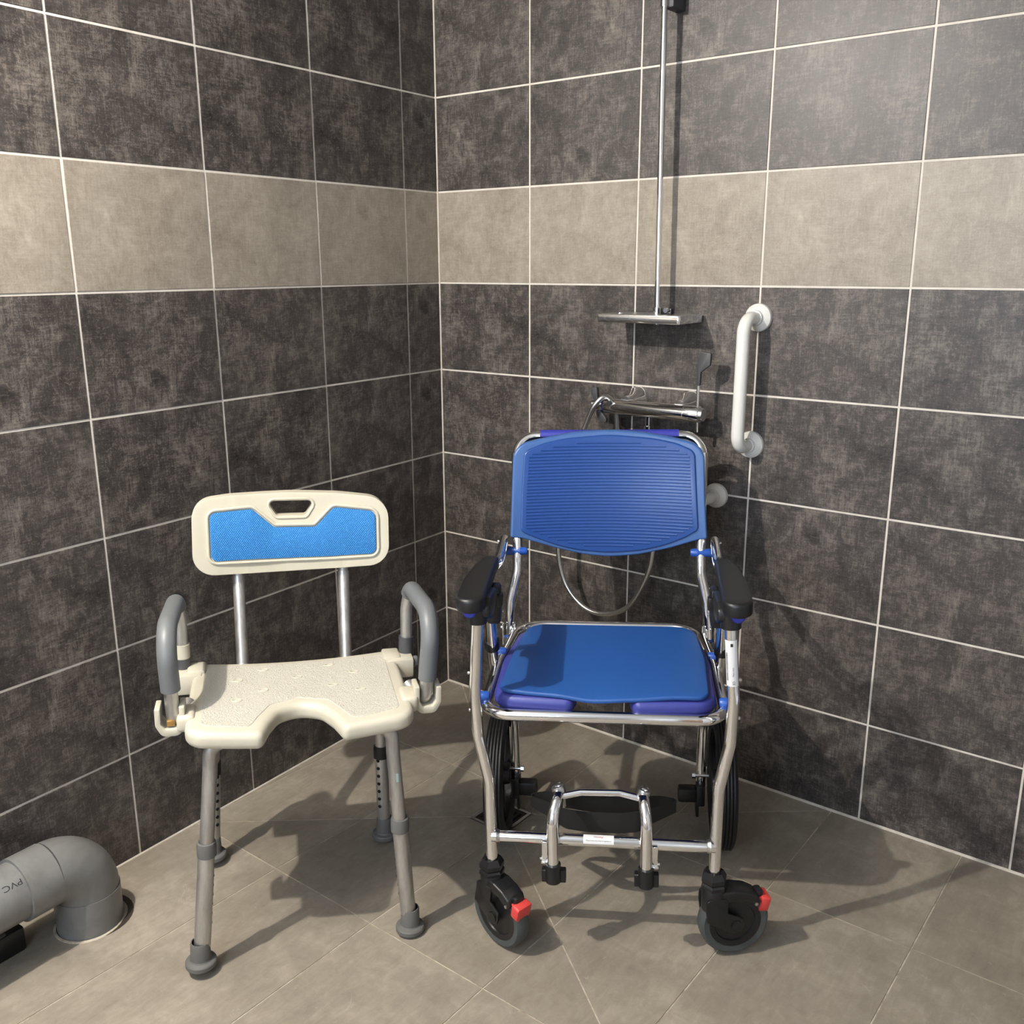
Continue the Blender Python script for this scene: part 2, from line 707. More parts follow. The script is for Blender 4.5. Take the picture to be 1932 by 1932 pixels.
def inset(poly, d):
    if area(poly) < 0:
        poly = poly[::-1]
    out = poly
    for i in range(len(poly)):
        p, q = poly[i], poly[(i + 1) % len(poly)]
        ex, ey = q[0] - p[0], q[1] - p[1]
        ln = sqrt(ex * ex + ey * ey)
        if ln < 1e-6:
            continue
        nx, ny = ey / ln, -ex / ln       # outward for ccw
        out = clip(out, nx, ny, nx * p[0] + ny * p[1] - d)
        if len(out) < 3:
            return []
    return out

def wedges(poly):
    """split by the creases from the drain to the corners of the fall, minus the drain square"""
    cs = [(SX0, SY0), (SX1, SY0), (SX1, SY1), (SX0, SY1)]
    sides = [(0, 1, DRAIN[1] - DH), (-1, 0, -(DRAIN[0] + DH)), (0, -1, -(DRAIN[1] + DH)), (1, 0, DRAIN[0] - DH)]
    res = []
    for i in range(4):
        p, q = cs[i], cs[(i + 1) % 4]
        w = poly
        # triangle D, p, q (ccw)
        for (u, v) in ((DRAIN, p), (q, DRAIN)):
            ex, ey = v[0] - u[0], v[1] - u[1]
            w = clip(w, ey, -ex, ey * u[0] - ex * u[1])
            if len(w) < 3:
                break
        if len(w) < 3:
            continue
        w = clip(w, *sides[i])
        if len(w) >= 3 and abs(area(w)) > 2e-5:
            res.append(w)
    return res

xs = [-0.24 + 0.2985 * 0] + [0.060 + 0.2987 * k for k in range(9)]
ys = [0.0, -0.387, -0.982, -1.577, -2.172, -2.767, -3.2]
cells = []
for i in range(len(xs) - 1):
    for j in range(len(ys) - 1):
        x0, x1, y1, y0 = xs[i], xs[i + 1], ys[j], ys[j + 1]
        p = [(x0, y0), (x1, y0), (x1, y1), (x0, y1)]
        p = clip(p, -cos(TH0), -sin(TH0), -0.0)          # left wall
        p = clip(p, 1, 0, 2.62)
        if len(p) < 3 or abs(area(p)) < 2e-5:
            continue
        if x0 >= SX0 - 1e-4 and x1 <= SX1 + 2e-3 and y0 >= SY0 - 1e-4:
            cells += wedges(p)
        else:
            cells.append(p)

bm = bmesh.new()
for p in cells:
    p = p if area(p) > 0 else p[::-1]
    top = [bm.verts.new((x, y, floor_z(x, y) - 0.0012)) for x, y in p]
    bm.faces.new(top)
# under the drain
q = [(DRAIN[0] + a * DH, DRAIN[1] + b * DH) for a, b in ((-1, -1), (1, -1), (1, 1), (-1, 1))]
bm.faces.new([bm.verts.new((x, y, -FALL - 0.004)) for x, y in q])
ext = bmesh.ops.extrude_face_region(bm, geom=list(bm.faces))
for g in ext['geom']:
    if isinstance(g, bmesh.types.BMVert):
        g.co.z = -0.06
floor = obj('floor', bm, 'floor_grout', flat=True)
floor['kind'] = 'structure'
for p in cells:
    q = inset(p, 0.0017)
    if len(q) < 3 or abs(area(q)) < 2e-5:
        continue
    cx = sum(a for a, b in q) / len(q)
    cy = sum(b for a, b in q) / len(q)
    bm = bmesh.new()
    vt = [bm.verts.new((x - cx, y - cy, floor_z(x, y))) for x, y in q]
    f = bm.faces.new(vt)
    r = bmesh.ops.extrude_face_region(bm, geom=[f])
    nv = [g for g in r['geom'] if isinstance(g, bmesh.types.BMVert)]
    bmesh.ops.translate(bm, vec=(0, 0, -0.004), verts=nv)
    t = obj('tile', bm, 'floor_tile', floor, flat=True)
    t.location = (cx, cy, 0)

# floor drain: stainless frame with a slotted cover
dr = thing('floor_drain', 'square stainless floor drain under the rear wheel of the blue chair', 'floor drain',
           (DRAIN[0], DRAIN[1], -FALL))
bm = bmesh.new()
ring_o = [(-.054, -.054), (.054, -.054), (.054, .054), (-.054, .054)]
ring_i = [(-.046, -.046), (.046, -.046), (.046, .046), (-.046, .046)]
bm.free()
obj('frame', slab(ring_o, -0.003, 0.0005, 0, 1, holes=[ring_i]), 'steel', dr)
box('cover', (0, 0, -0.002), (0.088, 0.088, 0.003), 'black_plastic', dr)
for k in range(6):
    box('slot_dark_strip', (-0.035 + 0.014 * k, 0, 0.0), (0.006, 0.07, 0.0016), 'hole', dr)  # raised black strips paint in the dark of the slots

# sealant beads in the corners of the room
def bead(name, a, b, r):
    bm_ = bmesh.new()
    sweep(bm_, [Vector(a), Vector(b)], r, 8)
    o = obj(name, bm_, 'sealant')
    o['kind'] = 'structure'
    return o
bead('trim_1', (0.0, -0.001, 0.001), (LEN_R, -0.001, 0.001), 0.0042)
lu = Vector((sin(TH0), -cos(TH0), 0))
ln_ = Vector((cos(TH0), sin(TH0), 0))
bead('trim_2', ln_ * 0.0005, lu * LEN_L + ln_ * 0.0005, 0.0026)
bead('trim_3', (0.0005, -0.0005, 0.0), (0.0005, -0.0005, ROOM_H), 0.0028)

# the rest of the room, behind the camera
bm = bmesh.new()
add_box(bm, (1.25, -1.55, ROOM_H + 0.05), (3.0, 3.5, 0.1))
ceil = obj('ceiling', bm, 'plaster', flat=True)
ceil['kind'] = 'structure'
def wall_boxes(name, parts):
    bm_ = bmesh.new()
    for c, s in parts:
        add_box(bm_, c, s)
    o = obj(name, bm_, 'plaster', flat=True)
    o['kind'] = 'structure'
    return o
# side wall with a door, back wall with a window : opening x 1.08..2.02, z 1.0..1.9
wall_boxes('wall_side', [((2.70, -0.78, ROOM_H / 2), (0.10, 1.96, ROOM_H)), ((2.70, -2.955, ROOM_H / 2), (0.10, 0.69, ROOM_H)),
                         ((2.70, -2.185, 2.15), (0.10, 0.85, 0.20))])
wall_boxes('wall_back', [((0.525, -3.20, ROOM_H / 2), (1.11, 0.10, ROOM_H)), ((2.335, -3.20, ROOM_H / 2), (0.63, 0.10, ROOM_H)),
                         ((1.55, -3.20, 0.50), (0.94, 0.10, 1.0)), ((1.55, -3.20, 2.075), (0.94, 0.10, 0.35))])
wn = thing('window_1', 'frosted window in the plaster wall behind the camera', 'window', (1.55, -3.20, 1.0))
wn['kind'] = 'structure'
for nm, c, s in (('window_frame', (-0.455, 0, 0.45), (0.03, 0.05, 0.90)), ('window_frame', (0.455, 0, 0.45), (0.03, 0.05, 0.90)),
                 ('window_frame', (0, 0, 0.015), (0.94, 0.05, 0.03)), ('window_frame', (0, 0, 0.885), (0.94, 0.05, 0.03))):
    box(nm, c, s, 'white_enamel', wn, 0.003)
box('pane', (0.0, 0, 0.45), (0.88, 0.006, 0.84), 'frosted_pane', wn)
d1 = thing('door_1', 'plain brown door in the side wall', 'door', (2.70, -2.185, 0))
d1['kind'] = 'structure'
box('door_leaf', (0, 0, 1.025), (0.04, 0.845, 2.05), 'door_paint', d1, 0.003)
tube('handle', [(-0.02, 0.34, 1.0), (-0.07, 0.34, 1.0), (-0.07, 0.23, 1.0)], 0.009, 'chrome', d1, 0.015)

# ceiling lamp that throws the main shadows
lp = thing('ceiling_lamp', 'round ceiling lamp with a bare frosted bulb', 'lamp', (LAMP_POS[0], LAMP_POS[1], ROOM_H))
spun('lamp_plate', [(0, 0), (0.09, 0), (0.09, -0.012), (0.03, -0.03), (0.03, -0.085), (0, -0.085)], 'white_enamel', lp)
bulb = add_light('lamp_bulb', 'POINT', (0, 0, LAMP_POS[2] - ROOM_H), LAMP_W, (1.0, 0.935, 0.85), shadow_soft_size=0.016)
bulb.parent = lp

# ------------------------------------------------------------------ shower fittings on the right wall
# riser rail
rail = thing('shower_rail', 'thin chrome riser rail fixed to the right wall by a bracket', 'shower rail', (0.752, -0.06, 1.16))
cyl('pole', (0.004, 0, 0.0), (-0.006, 0, 1.0), 0.0072, 'chrome', rail)
cyl('foot_ring', (0.004, 0, 0.026), (0.0038, 0, 0.040), 0.0105, 'chrome', rail, bevel=0.002)
bm = bmesh.new()
add_box(bm, (0.005, 0.031, 0.76), (0.026, 0.058, 0.13), 0.003)
obj('wall_bracket', bm, 'lever_grey', rail)
cyl('bracket_sleeve', (-0.003, 0, 0.697), (-0.0045, 0, 0.825), 0.0098, 'chrome', rail, bevel=0.001)

# tray
tray = thing('shower_shelf', 'flat chrome shower tray on the riser rail above the mixer', 'shelf', (0.745, -0.075, 1.165))
out = rounded([(-0.115, -0.057), (0.110, -0.057), (0.106, 0.068), (-0.115, 0.068)], 0.006, 4)
hole = rounded([(-0.02, 0.008), (0.035, 0.008), (0.035, 0.030), (-0.02, 0.030)], 0.004, 3)
obj('tray', slab(out, 0.0, 0.019, 0.002, 2), 'chrome', tray)
out2 = rounded([(-0.108, -0.050), (0.103, -0.050), (0.100, 0.060), (-0.108, 0.060)], 0.006, 4)
bm = slab(out2, 0.0188, 0.0202, 0.0006, 1)
obj('tray_surface', bm, 'steel', tray)
box('clip', (0.044, 0.004, 0.027), (0.030, 0.016, 0.014), 'black_plastic', tray, 0.003)
cyl('clip_knob', (0.05, -0.008, 0.030), (0.05, -0.016, 0.030), 0.006, 'chrome', tray, bevel=0.001)
cyl('drain_button', (-0.065, -0.030, 0.0195), (-0.065, -0.030, 0.023), 0.009, 'chrome', tray, bevel=0.001)

# thermostatic mixer
mx = thing('shower_mixer', 'chrome bar shower mixer with dark grey lever handles', 'shower mixer', (0.752, -0.072, 0.9535))
def X(z):
    return frame_z((0, 0, 0), (1, 0, 0))
spun('body', [(0, -0.128), (0.0180, -0.128), (0.0195, -0.126), (0.0195, 0.096), (0.0186, 0.097), (0.0195, 0.098),
              (0.0198, 0.134), (0.0182, 0.137), (0, 0.137)], 'chrome', mx, X(0))
spun('diverter_knob', [(0, -0.166), (0.013, -0.166), (0.0148, -0.164), (0.0148, -0.134), (0.012, -0.133), (0.012, -0.127), (0, -0.127)],
     'chrome', mx, X(0))
spun('blue_ring', [(0.0120, -0.1325), (0.0154, -0.1325), (0.0154, -0.1285), (0.0120, -0.1285)], 'navy', mx, X(0), close=True)
spun('end_cap', [(0, 0.1372), (0.0165, 0.1372), (0.0150, 0.145), (0, 0.147)], 'steel', mx, X(0))
for x in (-0.075, 0.075):
    spun('wall_rosette', [(0, 0.0), (0.013, 0.0), (0.014, -0.03), (0.029, -0.052), (0.0305, -0.068), (0.0, -0.068)], 'chrome', mx,
         frame_z((x, 0.0035, 0.014), (0, -1, 0)))
cyl('outlet', (-0.006, 0, -0.012), (-0.006, 0, -0.046), 0.0068, 'chrome', mx, bevel=0.001)
# the long lever
lev = cyl('lever_rod', (0.128, 0, -0.042), (0.128, 0, 0.075), 0.0042, 'chrome', mx)
lo = rounded([(0.1230, 0.068), (0.1330, 0.068), (0.1340, 0.100), (0.1570, 0.118), (0.1590, 0.146), (0.1310, 0.149), (0.1240, 0.122)], 0.004, 3)
bm = slab(lo, -0.0045, 0.0045, 0.0018, 2)
deform(bm, lambda p: Vector((p.x, p.z, p.y)))
obj('lever_paddle', bm, 'lever_grey', mx)
for pts in ([(-0.148, 0.010), (-0.160, 0.012), (-0.170, 0.030), (-0.168, 0.043), (-0.152, 0.046), (-0.150, 0.030)],
            [(-0.152, -0.008), (-0.142, -0.010), (-0.122, -0.032), (-0.122, -0.042), (-0.140, -0.044), (-0.152, -0.024)]):
    bm = slab(rounded(pts, 0.004, 3), -0.006, 0.006, 0.002, 2)
    deform(bm, lambda p: Vector((p.x, p.z - 0.003, p.y)))
    obj('diverter_wing', bm, 'lever_grey', mx)

# hose: hangs over the left end of the mixer, loops below the backrest of the blue chair
hp = [(0.640, -0.045, 0.80), (0.642, -0.045, 0.90), (0.636, -0.055, 0.955), (0.630, -0.088, 0.978), (0.610, -0.104, 0.955), (0.590, -0.105, 0.915),
      (0.572, -0.104, 0.870), (0.540, -0.100, 0.76), (0.510, -0.10, 0.64), (0.500, -0.10, 0.55), (0.524, -0.10, 0.465), (0.582, -0.10, 0.411),
      (0.650, -0.10, 0.405), (0.722, -0.10, 0.442), (0.772, -0.10, 0.529), (0.789, -0.10, 0.61), (0.785, -0.095, 0.72), (0.765, -0.082, 0.82),
      (0.748, -0.074, 0.880), (0.746, -0.072, 0.905)]
def catmull(P, n=8):
    P = [Vector(p) for p in P]
    P = [2 * P[0] - P[1]] + P + [2 * P[-1] - P[-2]]
    res = []
    for i in range(1, len(P) - 2):
        a, b, c, d = P[i - 1:i + 3]
        for k in range(n):
            t = k / n
            res.append(0.5 * ((2 * b) + (c - a) * t + (2 * a - 5 * b + 4 * c - d) * t * t + (3 * b - a - 3 * c + d) * t ** 3))
    res.append(P[-2])
    return res
def hose_mat():
    m = new_mat('silver_hose', (0.62, 0.61, 0.59, 1), 0.28, 1.0)
    return m
M['hose'] = hose_mat()
hose = tube('hose', catmull(hp), 0.0066, 'hose', mx, segs=12)
hose.location = (-0.752, 0.072, -0.9535)
hose['label'] = 'silver hose looping below the blue backrest'
cyl('hose_nut', (0.746, -0.072, 0.892), (0.746, -0.072, 0.913), 0.0088, 'chrome', hose, bevel=0.001)

# grab bars
def flange(parent, x, z, r=0.0325):
    return spun('flange', [(0.0, 0.024), (0.017, 0.024), (0.018, 0.017), (r - 0.006, 0.0125), (r - 0.001, 0.008), (r, 0.002), (r, 0.0), (0, 0.0)], 'white_enamel',
                parent, frame_z((x, -0.0005, z), (0, -1, 0)))
gb = thing('grab_bar', 'upright white enamel grab bar on the right wall beside the mixer', 'grab bar', (0.988, 0, 0.88))
tube('bar', [(0.002, -0.006, 0.300), (0.000, -0.075, 0.300), (-0.001, -0.075, 0.003), (0.001, -0.006, 0.003)], 0.0152, 'white_enamel', gb, 0.052, 18, nb=10)
flange(gb, 0.002, 0.300)
flange(gb, 0.001, 0.003)
gb2 = thing('grab_bar', 'level white grab bar mostly hidden behind the blue backrest', 'grab bar', (0.906, 0, 0.746))
tube('bar', [(0.0, -0.006, 0.0), (0.0, -0.070, 0.0), (-0.30, -0.070, 0.0), (-0.30, -0.006, 0.0)], 0.0152, 'white_enamel', gb2, 0.045, 18, nb=10)
flange(gb2, 0.0, 0.0, 0.031)
flange(gb2, -0.30, 0.0, 0.031)

# ------------------------------------------------------------------ waste pipe by the left wall
PX, PY = 0.196, -1.326
pp = thing('waste_pipe', 'grey waste pipe elbow running along the left wall into the floor', 'pipe', (PX, PY, 0))
R0, R1 = 0.0575, 0.0615
AX = 0.152                                    # height of the horizontal axis
pdir = (lu.x, lu.y)
def along(s, z):
    return (lu.x * s, lu.y * s, z)
# elbow
path = []
EB = 0.075
for k in range(13):
    a = (pi / 2) * k / 12
    path.append(Vector(along(EB - EB * cos(a), AX - EB + EB * sin(a))))
bm = bmesh.new()
sweep(bm, path, R1 + 0.001, 36)
obj('elbow', bm, 'pvc', pp)
cyl('floor_socket', (0, 0, 0.0), (0, 0, AX - EB), R1 + 0.0025, 'pvc', pp, segs=36)
cyl('wall_socket', along(EB, AX), along(EB + 0.062, AX), R1 + 0.002, 'pvc', pp, segs=36, bevel=0.0015)
cyl('pipe', along(EB + 0.05, AX), along(EB + 0.9, AX), R0, 'pvc', pp, segs=36)
spun('floor_hole_dark_ring', [(R1 + 0.002, 0.0006), (R1 + 0.014, 0.0006), (R1 + 0.014, 0.0002), (R1 + 0.002, 0.0002)], 'recess_dark', pp,  # flat ring on the floor, the recess's dark is only its colour
     Matrix.Translation((-0.004, 0.011, 0)), 36, True)
spun('mortar_ring', [(R1 + 0.001, 0.0), (R1 + 0.006, 0.0), (R1 + 0.005, 0.0015), (R1 + 0.001, 0.002)], 'floor_grout', pp,
     Matrix.Translation((0.002, -0.004, 0)), 36, True)
tb = text_bm('PVC -', 0.0165)
deform(tb, lambda p: Vector((p.x * 1.25, p.y, 0)))
wrap_on_tube(tb, along(EB + 0.091, AX), (-lu.x * -1, -lu.y * -1, 0), (0.70, -0.04, 0.72), R0 + 0.0004)
obj('lettering', tb, 'ink', pp, flat=True)['label'] = 'black printed letters PVC on the pipe'

sup = thing('pipe_support', 'black block with a grey pad lying under the waste pipe', 'support block', (0.125, -1.505, 0))
m4 = Matrix.Rotation(TH0, 4, 'Z')
bm = bmesh.new()
add_box(bm, (0.02, -0.045, 0.026), (0.075, 0.20, 0.052), 0.006, 2, m4)
obj('block', bm, 'black_plastic', sup)
bm = bmesh.new()
add_box(bm, (0.045, -0.055, 0.044), (0.022, 0.16, 0.020), 0.008, 3, m4)
obj('pad', bm, 'grey_rubber', sup)

# ------------------------------------------------------------------ white shower chair
sc_ang = radians(52.5)
ch = thing('shower_chair', 'cream plastic shower chair with blue foam back pad and grey arm loops', 'shower chair',
           (0.4842, -1.0074, 0.006), (0, radians(1.8), sc_ang))
SAG = 0.24
def sag(p):
    return Vector((p.x, p.y, p.z + SAG * p.x * p.x - SAG * 0.04))

seat_pts = [(-0.204, -0.205), (-0.070, -0.218), (-0.056, -0.165), (-0.038, -0.122), (-0.002, -0.102), (0.036, -0.122),
            (0.056, -0.165), (0.072, -0.218), (0.206, -0.205), (0.208, 0.000), (0.204, 0.112), (0.0, 0.112), (-0.200, 0.112), (-0.205, 0.0)]
seat_r = [0.035, 0.014, 0.03, 0.04, 0.05, 0.04, 0.03, 0.014, 0.035, 0.2, 0.030, 0.3, 0.030, 0.2]
seat_out = [(p.x, p.y) for p in closed_fillet([(x, y, 0) for x, y in seat_pts], seat_r, 6)]
grid_x = [-0.19 + 0.02 * k for k in range(20)]
bm = slab(seat_out, 0.464, 0.498, 0.013, 4, bottom_bevel=0.012)
cuts(bm, 0, grid_x)
deform(bm, sag)
seat = obj('seat', bm, 'cream', ch, 30)
top_pts = [(-0.178, -0.178), (-0.092, -0.190), (-0.078, -0.150), (-0.055, -0.100), (-0.002, -0.078), (0.053, -0.100),
           (0.076, -0.150), (0.092, -0.190), (0.180, -0.178), (0.182, 0.090), (-0.178, 0.090)]
bm = slab(rounded(top_pts, 0.016, 4), 0.4970, 0.4992, 0.0009, 1)
cuts(bm, 0, grid_x)
deform(bm, sag)
obj('textured_panel', bm, 'cream_tex', seat, 30)
for x, y in ((-.066, .063), (.066, .063), (0, .017), (-.116, .014), (.113, .014), (-.067, -.037), (.067, -.038), (-.116, -.078), (.118, -.073)):
    z = 0.4995 + SAG * x * x - SAG * 0.04
    m4 = Matrix.Translation((x, y, z)) @ Matrix.Diagonal((1, 0.62, 1, 1))
    spun('drain_hole', [(0.0, -0.0004), (0.0070, -0.0004), (0.0076, 0.0012), (0.0092, 0.0016), (0.0108, 0.0), ], 'cream', seat, m4, 20)
# side lugs that carry the arms
for s in (-1, 1):
    bm = bmesh.new()
    add_box(bm, (s * 0.213, 0.066, 0.479), (0.056, 0.050, 0.042), 0.004, 2)
    add_box(bm, (s * 0.197, 0.078, 0.494), (0.036, 0.050, 0.020), 0.005, 2)
    obj('rear_lug', bm, 'cream', seat)
    bm = bmesh.new()
    # front cradle: neck from the seat and a U-shaped cup
    add_box(bm, (s * 0.204, -0.122, 0.487), (0.032, 0.060, 0.032), 0.008, 3)
    cup = [(-0.027, 0.028), (-0.027, -0.004), (-0.016, -0.026), (0.016, -0.026), (0.025, -0.004), (0.025, 0.030), (0.015, 0.030), (0.015, -0.002),
           (0.008, -0.012), (-0.010, -0.012), (-0.017, -0.002), (-0.017, 0.028)]
    b2 = slab([(p.x, p.y) for p in closed_fillet([(x, y, 0) for x, y in cup], [.002, .012, .014, .014, .012, .002, .002, .004, .006, .006, .004, .002], 4)], -0.022, 0.022, 0.003, 2)
    cx = s * (0.2300 if s < 0 else 0.2385)
    deform(b2, lambda p: Vector((cx + p.x * -s, -0.122 + p.z, 0.489 + p.y)))
    me_t = bpy.data.meshes.new('t')
    b2.to_mesh(me_t)
    b2.free()
    bm.from_mesh(me_t)
    bpy.data.meshes.remove(me_t)
    obj('arm_cradle', bm, 'cream', seat)
    if s < 0: box('cradle_catch', (cx, -0.134, 0.4865), (0.015, 0.010, 0.012), 'brass', seat, 0.002)

# legs
def leg(xt, xb, y0, yb, front, sgn):
    zc = 0.245 if front else 0.225
    f = lambda z: xt + (xb - xt) * (0.43 - z) / 0.40
    fy = lambda z: y0 + (yb - y0) * (0.43 - z) / 0.40
    P = lambda z: (f(z), fy(z), z)
    lg = tube('leg', [P(0.045), P(zc)], 0.0155 if front else 0.0150, 'alu', ch, segs=20)
    tube('upper_leg', [P(zc - 0.05), P(0.40), (xt, y0, 0.455), (sgn * 0.085, y0, 0.457)] if front else
         [P(zc - 0.05), (xt, y0, 0.41), (xt - sgn * 0.01, y0 - 0.02, 0.455), (xt - sgn * 0.05, y0 - 0.08, 0.458)],
         0.0132, 'alu', lg, [0, 0.3, 0.05, 0], 20)
    spun('collar', [(0.0150, -0.015), (0.0176, -0.014), (0.0180, 0.008), (0.0168, 0.014), (0.0130, 0.015)],
         'grey_rubber' if front else 'black_plastic', lg, Matrix.Translation(P(zc)), 24)
    x, y, _ = P(0.0)
    spun('rubber_foot', [(0.0, 0.004), (0.0270, 0.004), (0.0288, 0.006), (0.0288, 0.0135), (0.0272, 0.0155), (0.0205, 0.0175), (0.0192, 0.020), (0.0180, 0.052), (0.0168, 0.055), (0.0150, 0.055)],
         'grey_rubber', lg, Matrix.Translation((x, y, 0)), 28, angle=22)
    spun('foot_pad', [(0.0, 0.0), (0.0200, 0.0), (0.0215, 0.003), (0.0215, 0.006), (0, 0.006)], 'black_rubber', lg, Matrix.Translation((x, y, 0)), 24)
    # adjustment holes: black discs on the tube paint in their dark inside
    n_h = 7
    bmh = bmesh.new()
    for k in range(n_h):
        z = 0.09 + 0.0195 * k
        if front:
            p = Vector(P(z))
            d = Vector((-sgn, 0.25, 0)).normalized()
        else:
            p = Vector(P(z))
            d = Vector((-sgn * 0.62, -0.78, 0)).normalized()
        add_cyl(bmh, p + d * 0.0120, p + d * 0.01575, 0.0040, segs=12)
    obj('adjustment_hole_discs', bmh, 'hole', lg)
    return lg
leg(-0.163, -0.197, -0.165, -0.178, True, -1)
leg(0.166, 0.199, -0.165, -0.166, True, 1)
leg(-0.172, -0.190, 0.168, 0.172, False, -1)
leg(0.180, 0.192, 0.168, 0.172, False, 1)
tube('cross_brace', [(-0.12, -0.05, 0.447), (0.15, 0.15, 0.447)], 0.0125, 'alu', ch)
tube('cross_brace', [(0.12, -0.05, 0.447), (-0.15, 0.15, 0.447)], 0.0125, 'alu', ch)
# clamping knobs below the seat
for s in (-1, 1):
    bm = bmesh.new()
    lathe(bm, [(0, 0.445), (0.006, 0.445), (0.006, 0.436), (0.0135, 0.434), (0.0145, 0.424), (0.010, 0.416), (0, 0.416)], Matrix.Translation((s * 0.128, -0.100, 0)), 20)
    add_box(bm, (s * 0.126, -0.100, 0.4125), (0.036, 0.010, 0.009), 0.003, 2)
    obj('clamp_knob', bm, 'black_plastic', ch)

# back posts and backrest
for s in (-1, 1):
    x = s * 0.109
    po = tube('back_post', [(x * 0.95, 0.05, 0.448), (x, 0.135, 0.448), (x, 0.152, 0.47), (x * 1.02, 0.2185, 0.645)], 0.0125, 'alu', ch, 0.03, 18)
    tube('post_insert', [(x * 1.02, 0.2165, 0.64), (x * 1.02, 0.234, 0.77)], 0.0108, 'alu', po, segs=16)
BR_X0 = 0.003
def backbend(p):
    # plate drawn in (x, z) at y = 0: lean it back and bow it
    x = p.x - BR_X0
    y = 0.176 + (p.y - 0.66) * 0.13 + 0.020 * (1 - (x / 0.2) ** 2)
    return Vector((p.x, y - p.z, p.y))
bo = [(-0.201, 0.662), (-0.085, 0.6585), (-0.002, 0.6585), (0.101, 0.661), (0.208, 0.668), (0.208, 0.812), (0.103, 0.823), (0.003, 0.827), (-0.124, 0.825), (-0.198, 0.818)]
b_out = [(p.x, p.y) for p in closed_fillet([(x, z, 0) for x, z in bo], [0.046, 0.3, 0.6, 0.3, 0.046, 0.046, 0.3, 0.6, 0.3, 0.046], 8)]
hole = rounded([(-0.047, 0.8095), (0.053, 0.8085), (0.033, 0.777), (-0.027, 0.7775)], 0.008, 4)
bx = [-0.19 + 0.02 * k for k in range(20)]
bm = slab(b_out, -0.026, 0.0, 0.010, 4, holes=[hole])
cuts(bm, 0, bx)
deform(bm, backbend)
back = obj('backrest', bm, 'cream', ch, 30)
pad = [(-0.163, 0.691), (-0.010, 0.688), (0.079, 0.688), (0.180, 0.693), (0.180, 0.784), (0.093, 0.793), (0.053, 0.752), (-0.033, 0.754), (-0.078, 0.795), (-0.163, 0.791)]
p_r = [0.013, 0.3, 0.3, 0.013, 0.014, 0.014, 0.012, 0.012, 0.014, 0.012]
p_out = [(p.x, p.y) for p in closed_fillet([(x, z, 0) for x, z in pad], p_r, 6)]
bm = slab(p_out, -0.002, 0.0045, 0.002, 2)
cuts(bm, 0, bx)
deform(bm, backbend)
obj('foam_pad', bm, 'foam_blue', back, 30)
# raised lip around the pad
cxp, czp = 0.008, 0.742
def grow(poly, d):
    n = len(poly)
    res = []
    for i in range(n):
        a, b, c = Vector(poly[i - 1]), Vector(poly[i]), Vector(poly[(i + 1) % n])
        t = (c - a).normalized()
        res.append((b.x + t.y * d, b.y - t.x * d))
    return res
bm = bmesh.new()
lip = [backbend(Vector((x, z, 0.0012))) for x, z in grow(p_out, 0.0055 if area(p_out) > 0 else -0.0055)]
sweep(bm, lip, 0.0034, 8, closed=True)
obj('pad_rim', bm, 'cream', back)
bm = bmesh.new()
lip = [backbend(Vector((x, z, 0.0))) for x, z in grow(hole, 0.004 if area(hole) > 0 else -0.004)]
sweep(bm, lip, 0.0030, 8, closed=True)
obj('handle_rim', bm, 'cream', back)

# arm loops
def arm(s, xf0, xf1, xt, xr):
    pts = [(s * (xf0 - 0.024), -0.065, 0.492), (s * (xf0 - 0.014), -0.090, 0.482), (s * xf0, -0.126, 0.484), (s * xf1, -0.138, 0.661), (s * xt, 0.072, 0.648), (s * xr, 0.086, 0.60), (s * (xr + .001), 0.085, 0.472)]
    rad = [0, 0.02, 0.022, 0.058, 0.034, 0.1, 0]
    a = tube('arm_tube', pts, 0.0125, 'alu', ch, rad, 18, nb=9)
    path = fillet(pts, rad, 9)
    # foam covers the front upright and the top
    i0 = next(i for i, p in enumerate(path) if p.z > 0.50 and p.y < 0)
    seg = [Vector((s * (xf0 + (xf1 - xf0) * 0.33), -0.1295, 0.548 if s < 0 else 0.530))]
    for p in path[i0:]:
        if p.z > 0.56 and not (p.y > 0.062 and p.z < 0.632):
            seg.append(p)
    bm_ = bmesh.new()
    sweep(bm_, seg, 0.0176, 20)
    obj('foam_grip', bm_, 'foam_grey', a)
    if s < 0:
        cyl('white_band', (s * xr, 0.086, 0.522), (s * xr, 0.086, 0.551), 0.0150, 'cream', a, bevel=0.001)
        cyl('sleeve', (s * xr, 0.086, 0.480), (s * xr, 0.086, 0.523), 0.0148, 'dark_sleeve', a, bevel=0.001)
    else:
        cyl('sleeve', (s * xr, 0.086, 0.488), (s * xr, 0.086, 0.535), 0.0160, 'dark_sleeve', a, bevel=0.001)
        bm_ = bmesh.new()
        add_box(bm_, (s * (xr + 0.016), 0.060, 0.488), (0.010, 0.012, 0.020), 0.003, 2)
        add_box(bm_, (s * (xr + 0.010), 0.060, 0.478), (0.016, 0.010, 0.008), 0.003, 2)
        obj('catch_lever', bm_, 'foam_grey', a)
arm(-1, 0.2260, 0.2315, 0.2275, 0.2230)
arm(1, 0.2365, 0.2470, 0.2385, 0.2310)
# scrap of a torn sticker on the right front leg
bm = patch(0.018, 0.005, 4)
wrap_on_tube(bm, (0.1735, -0.165, 0.352), (0.02, 0, -1), (0.1, -1, 0), 0.01345)
o = obj('sticker_scrap', bm, 'sticker', ch)
o['label'] = 'pale turquoise scrap of sticker on the front leg'

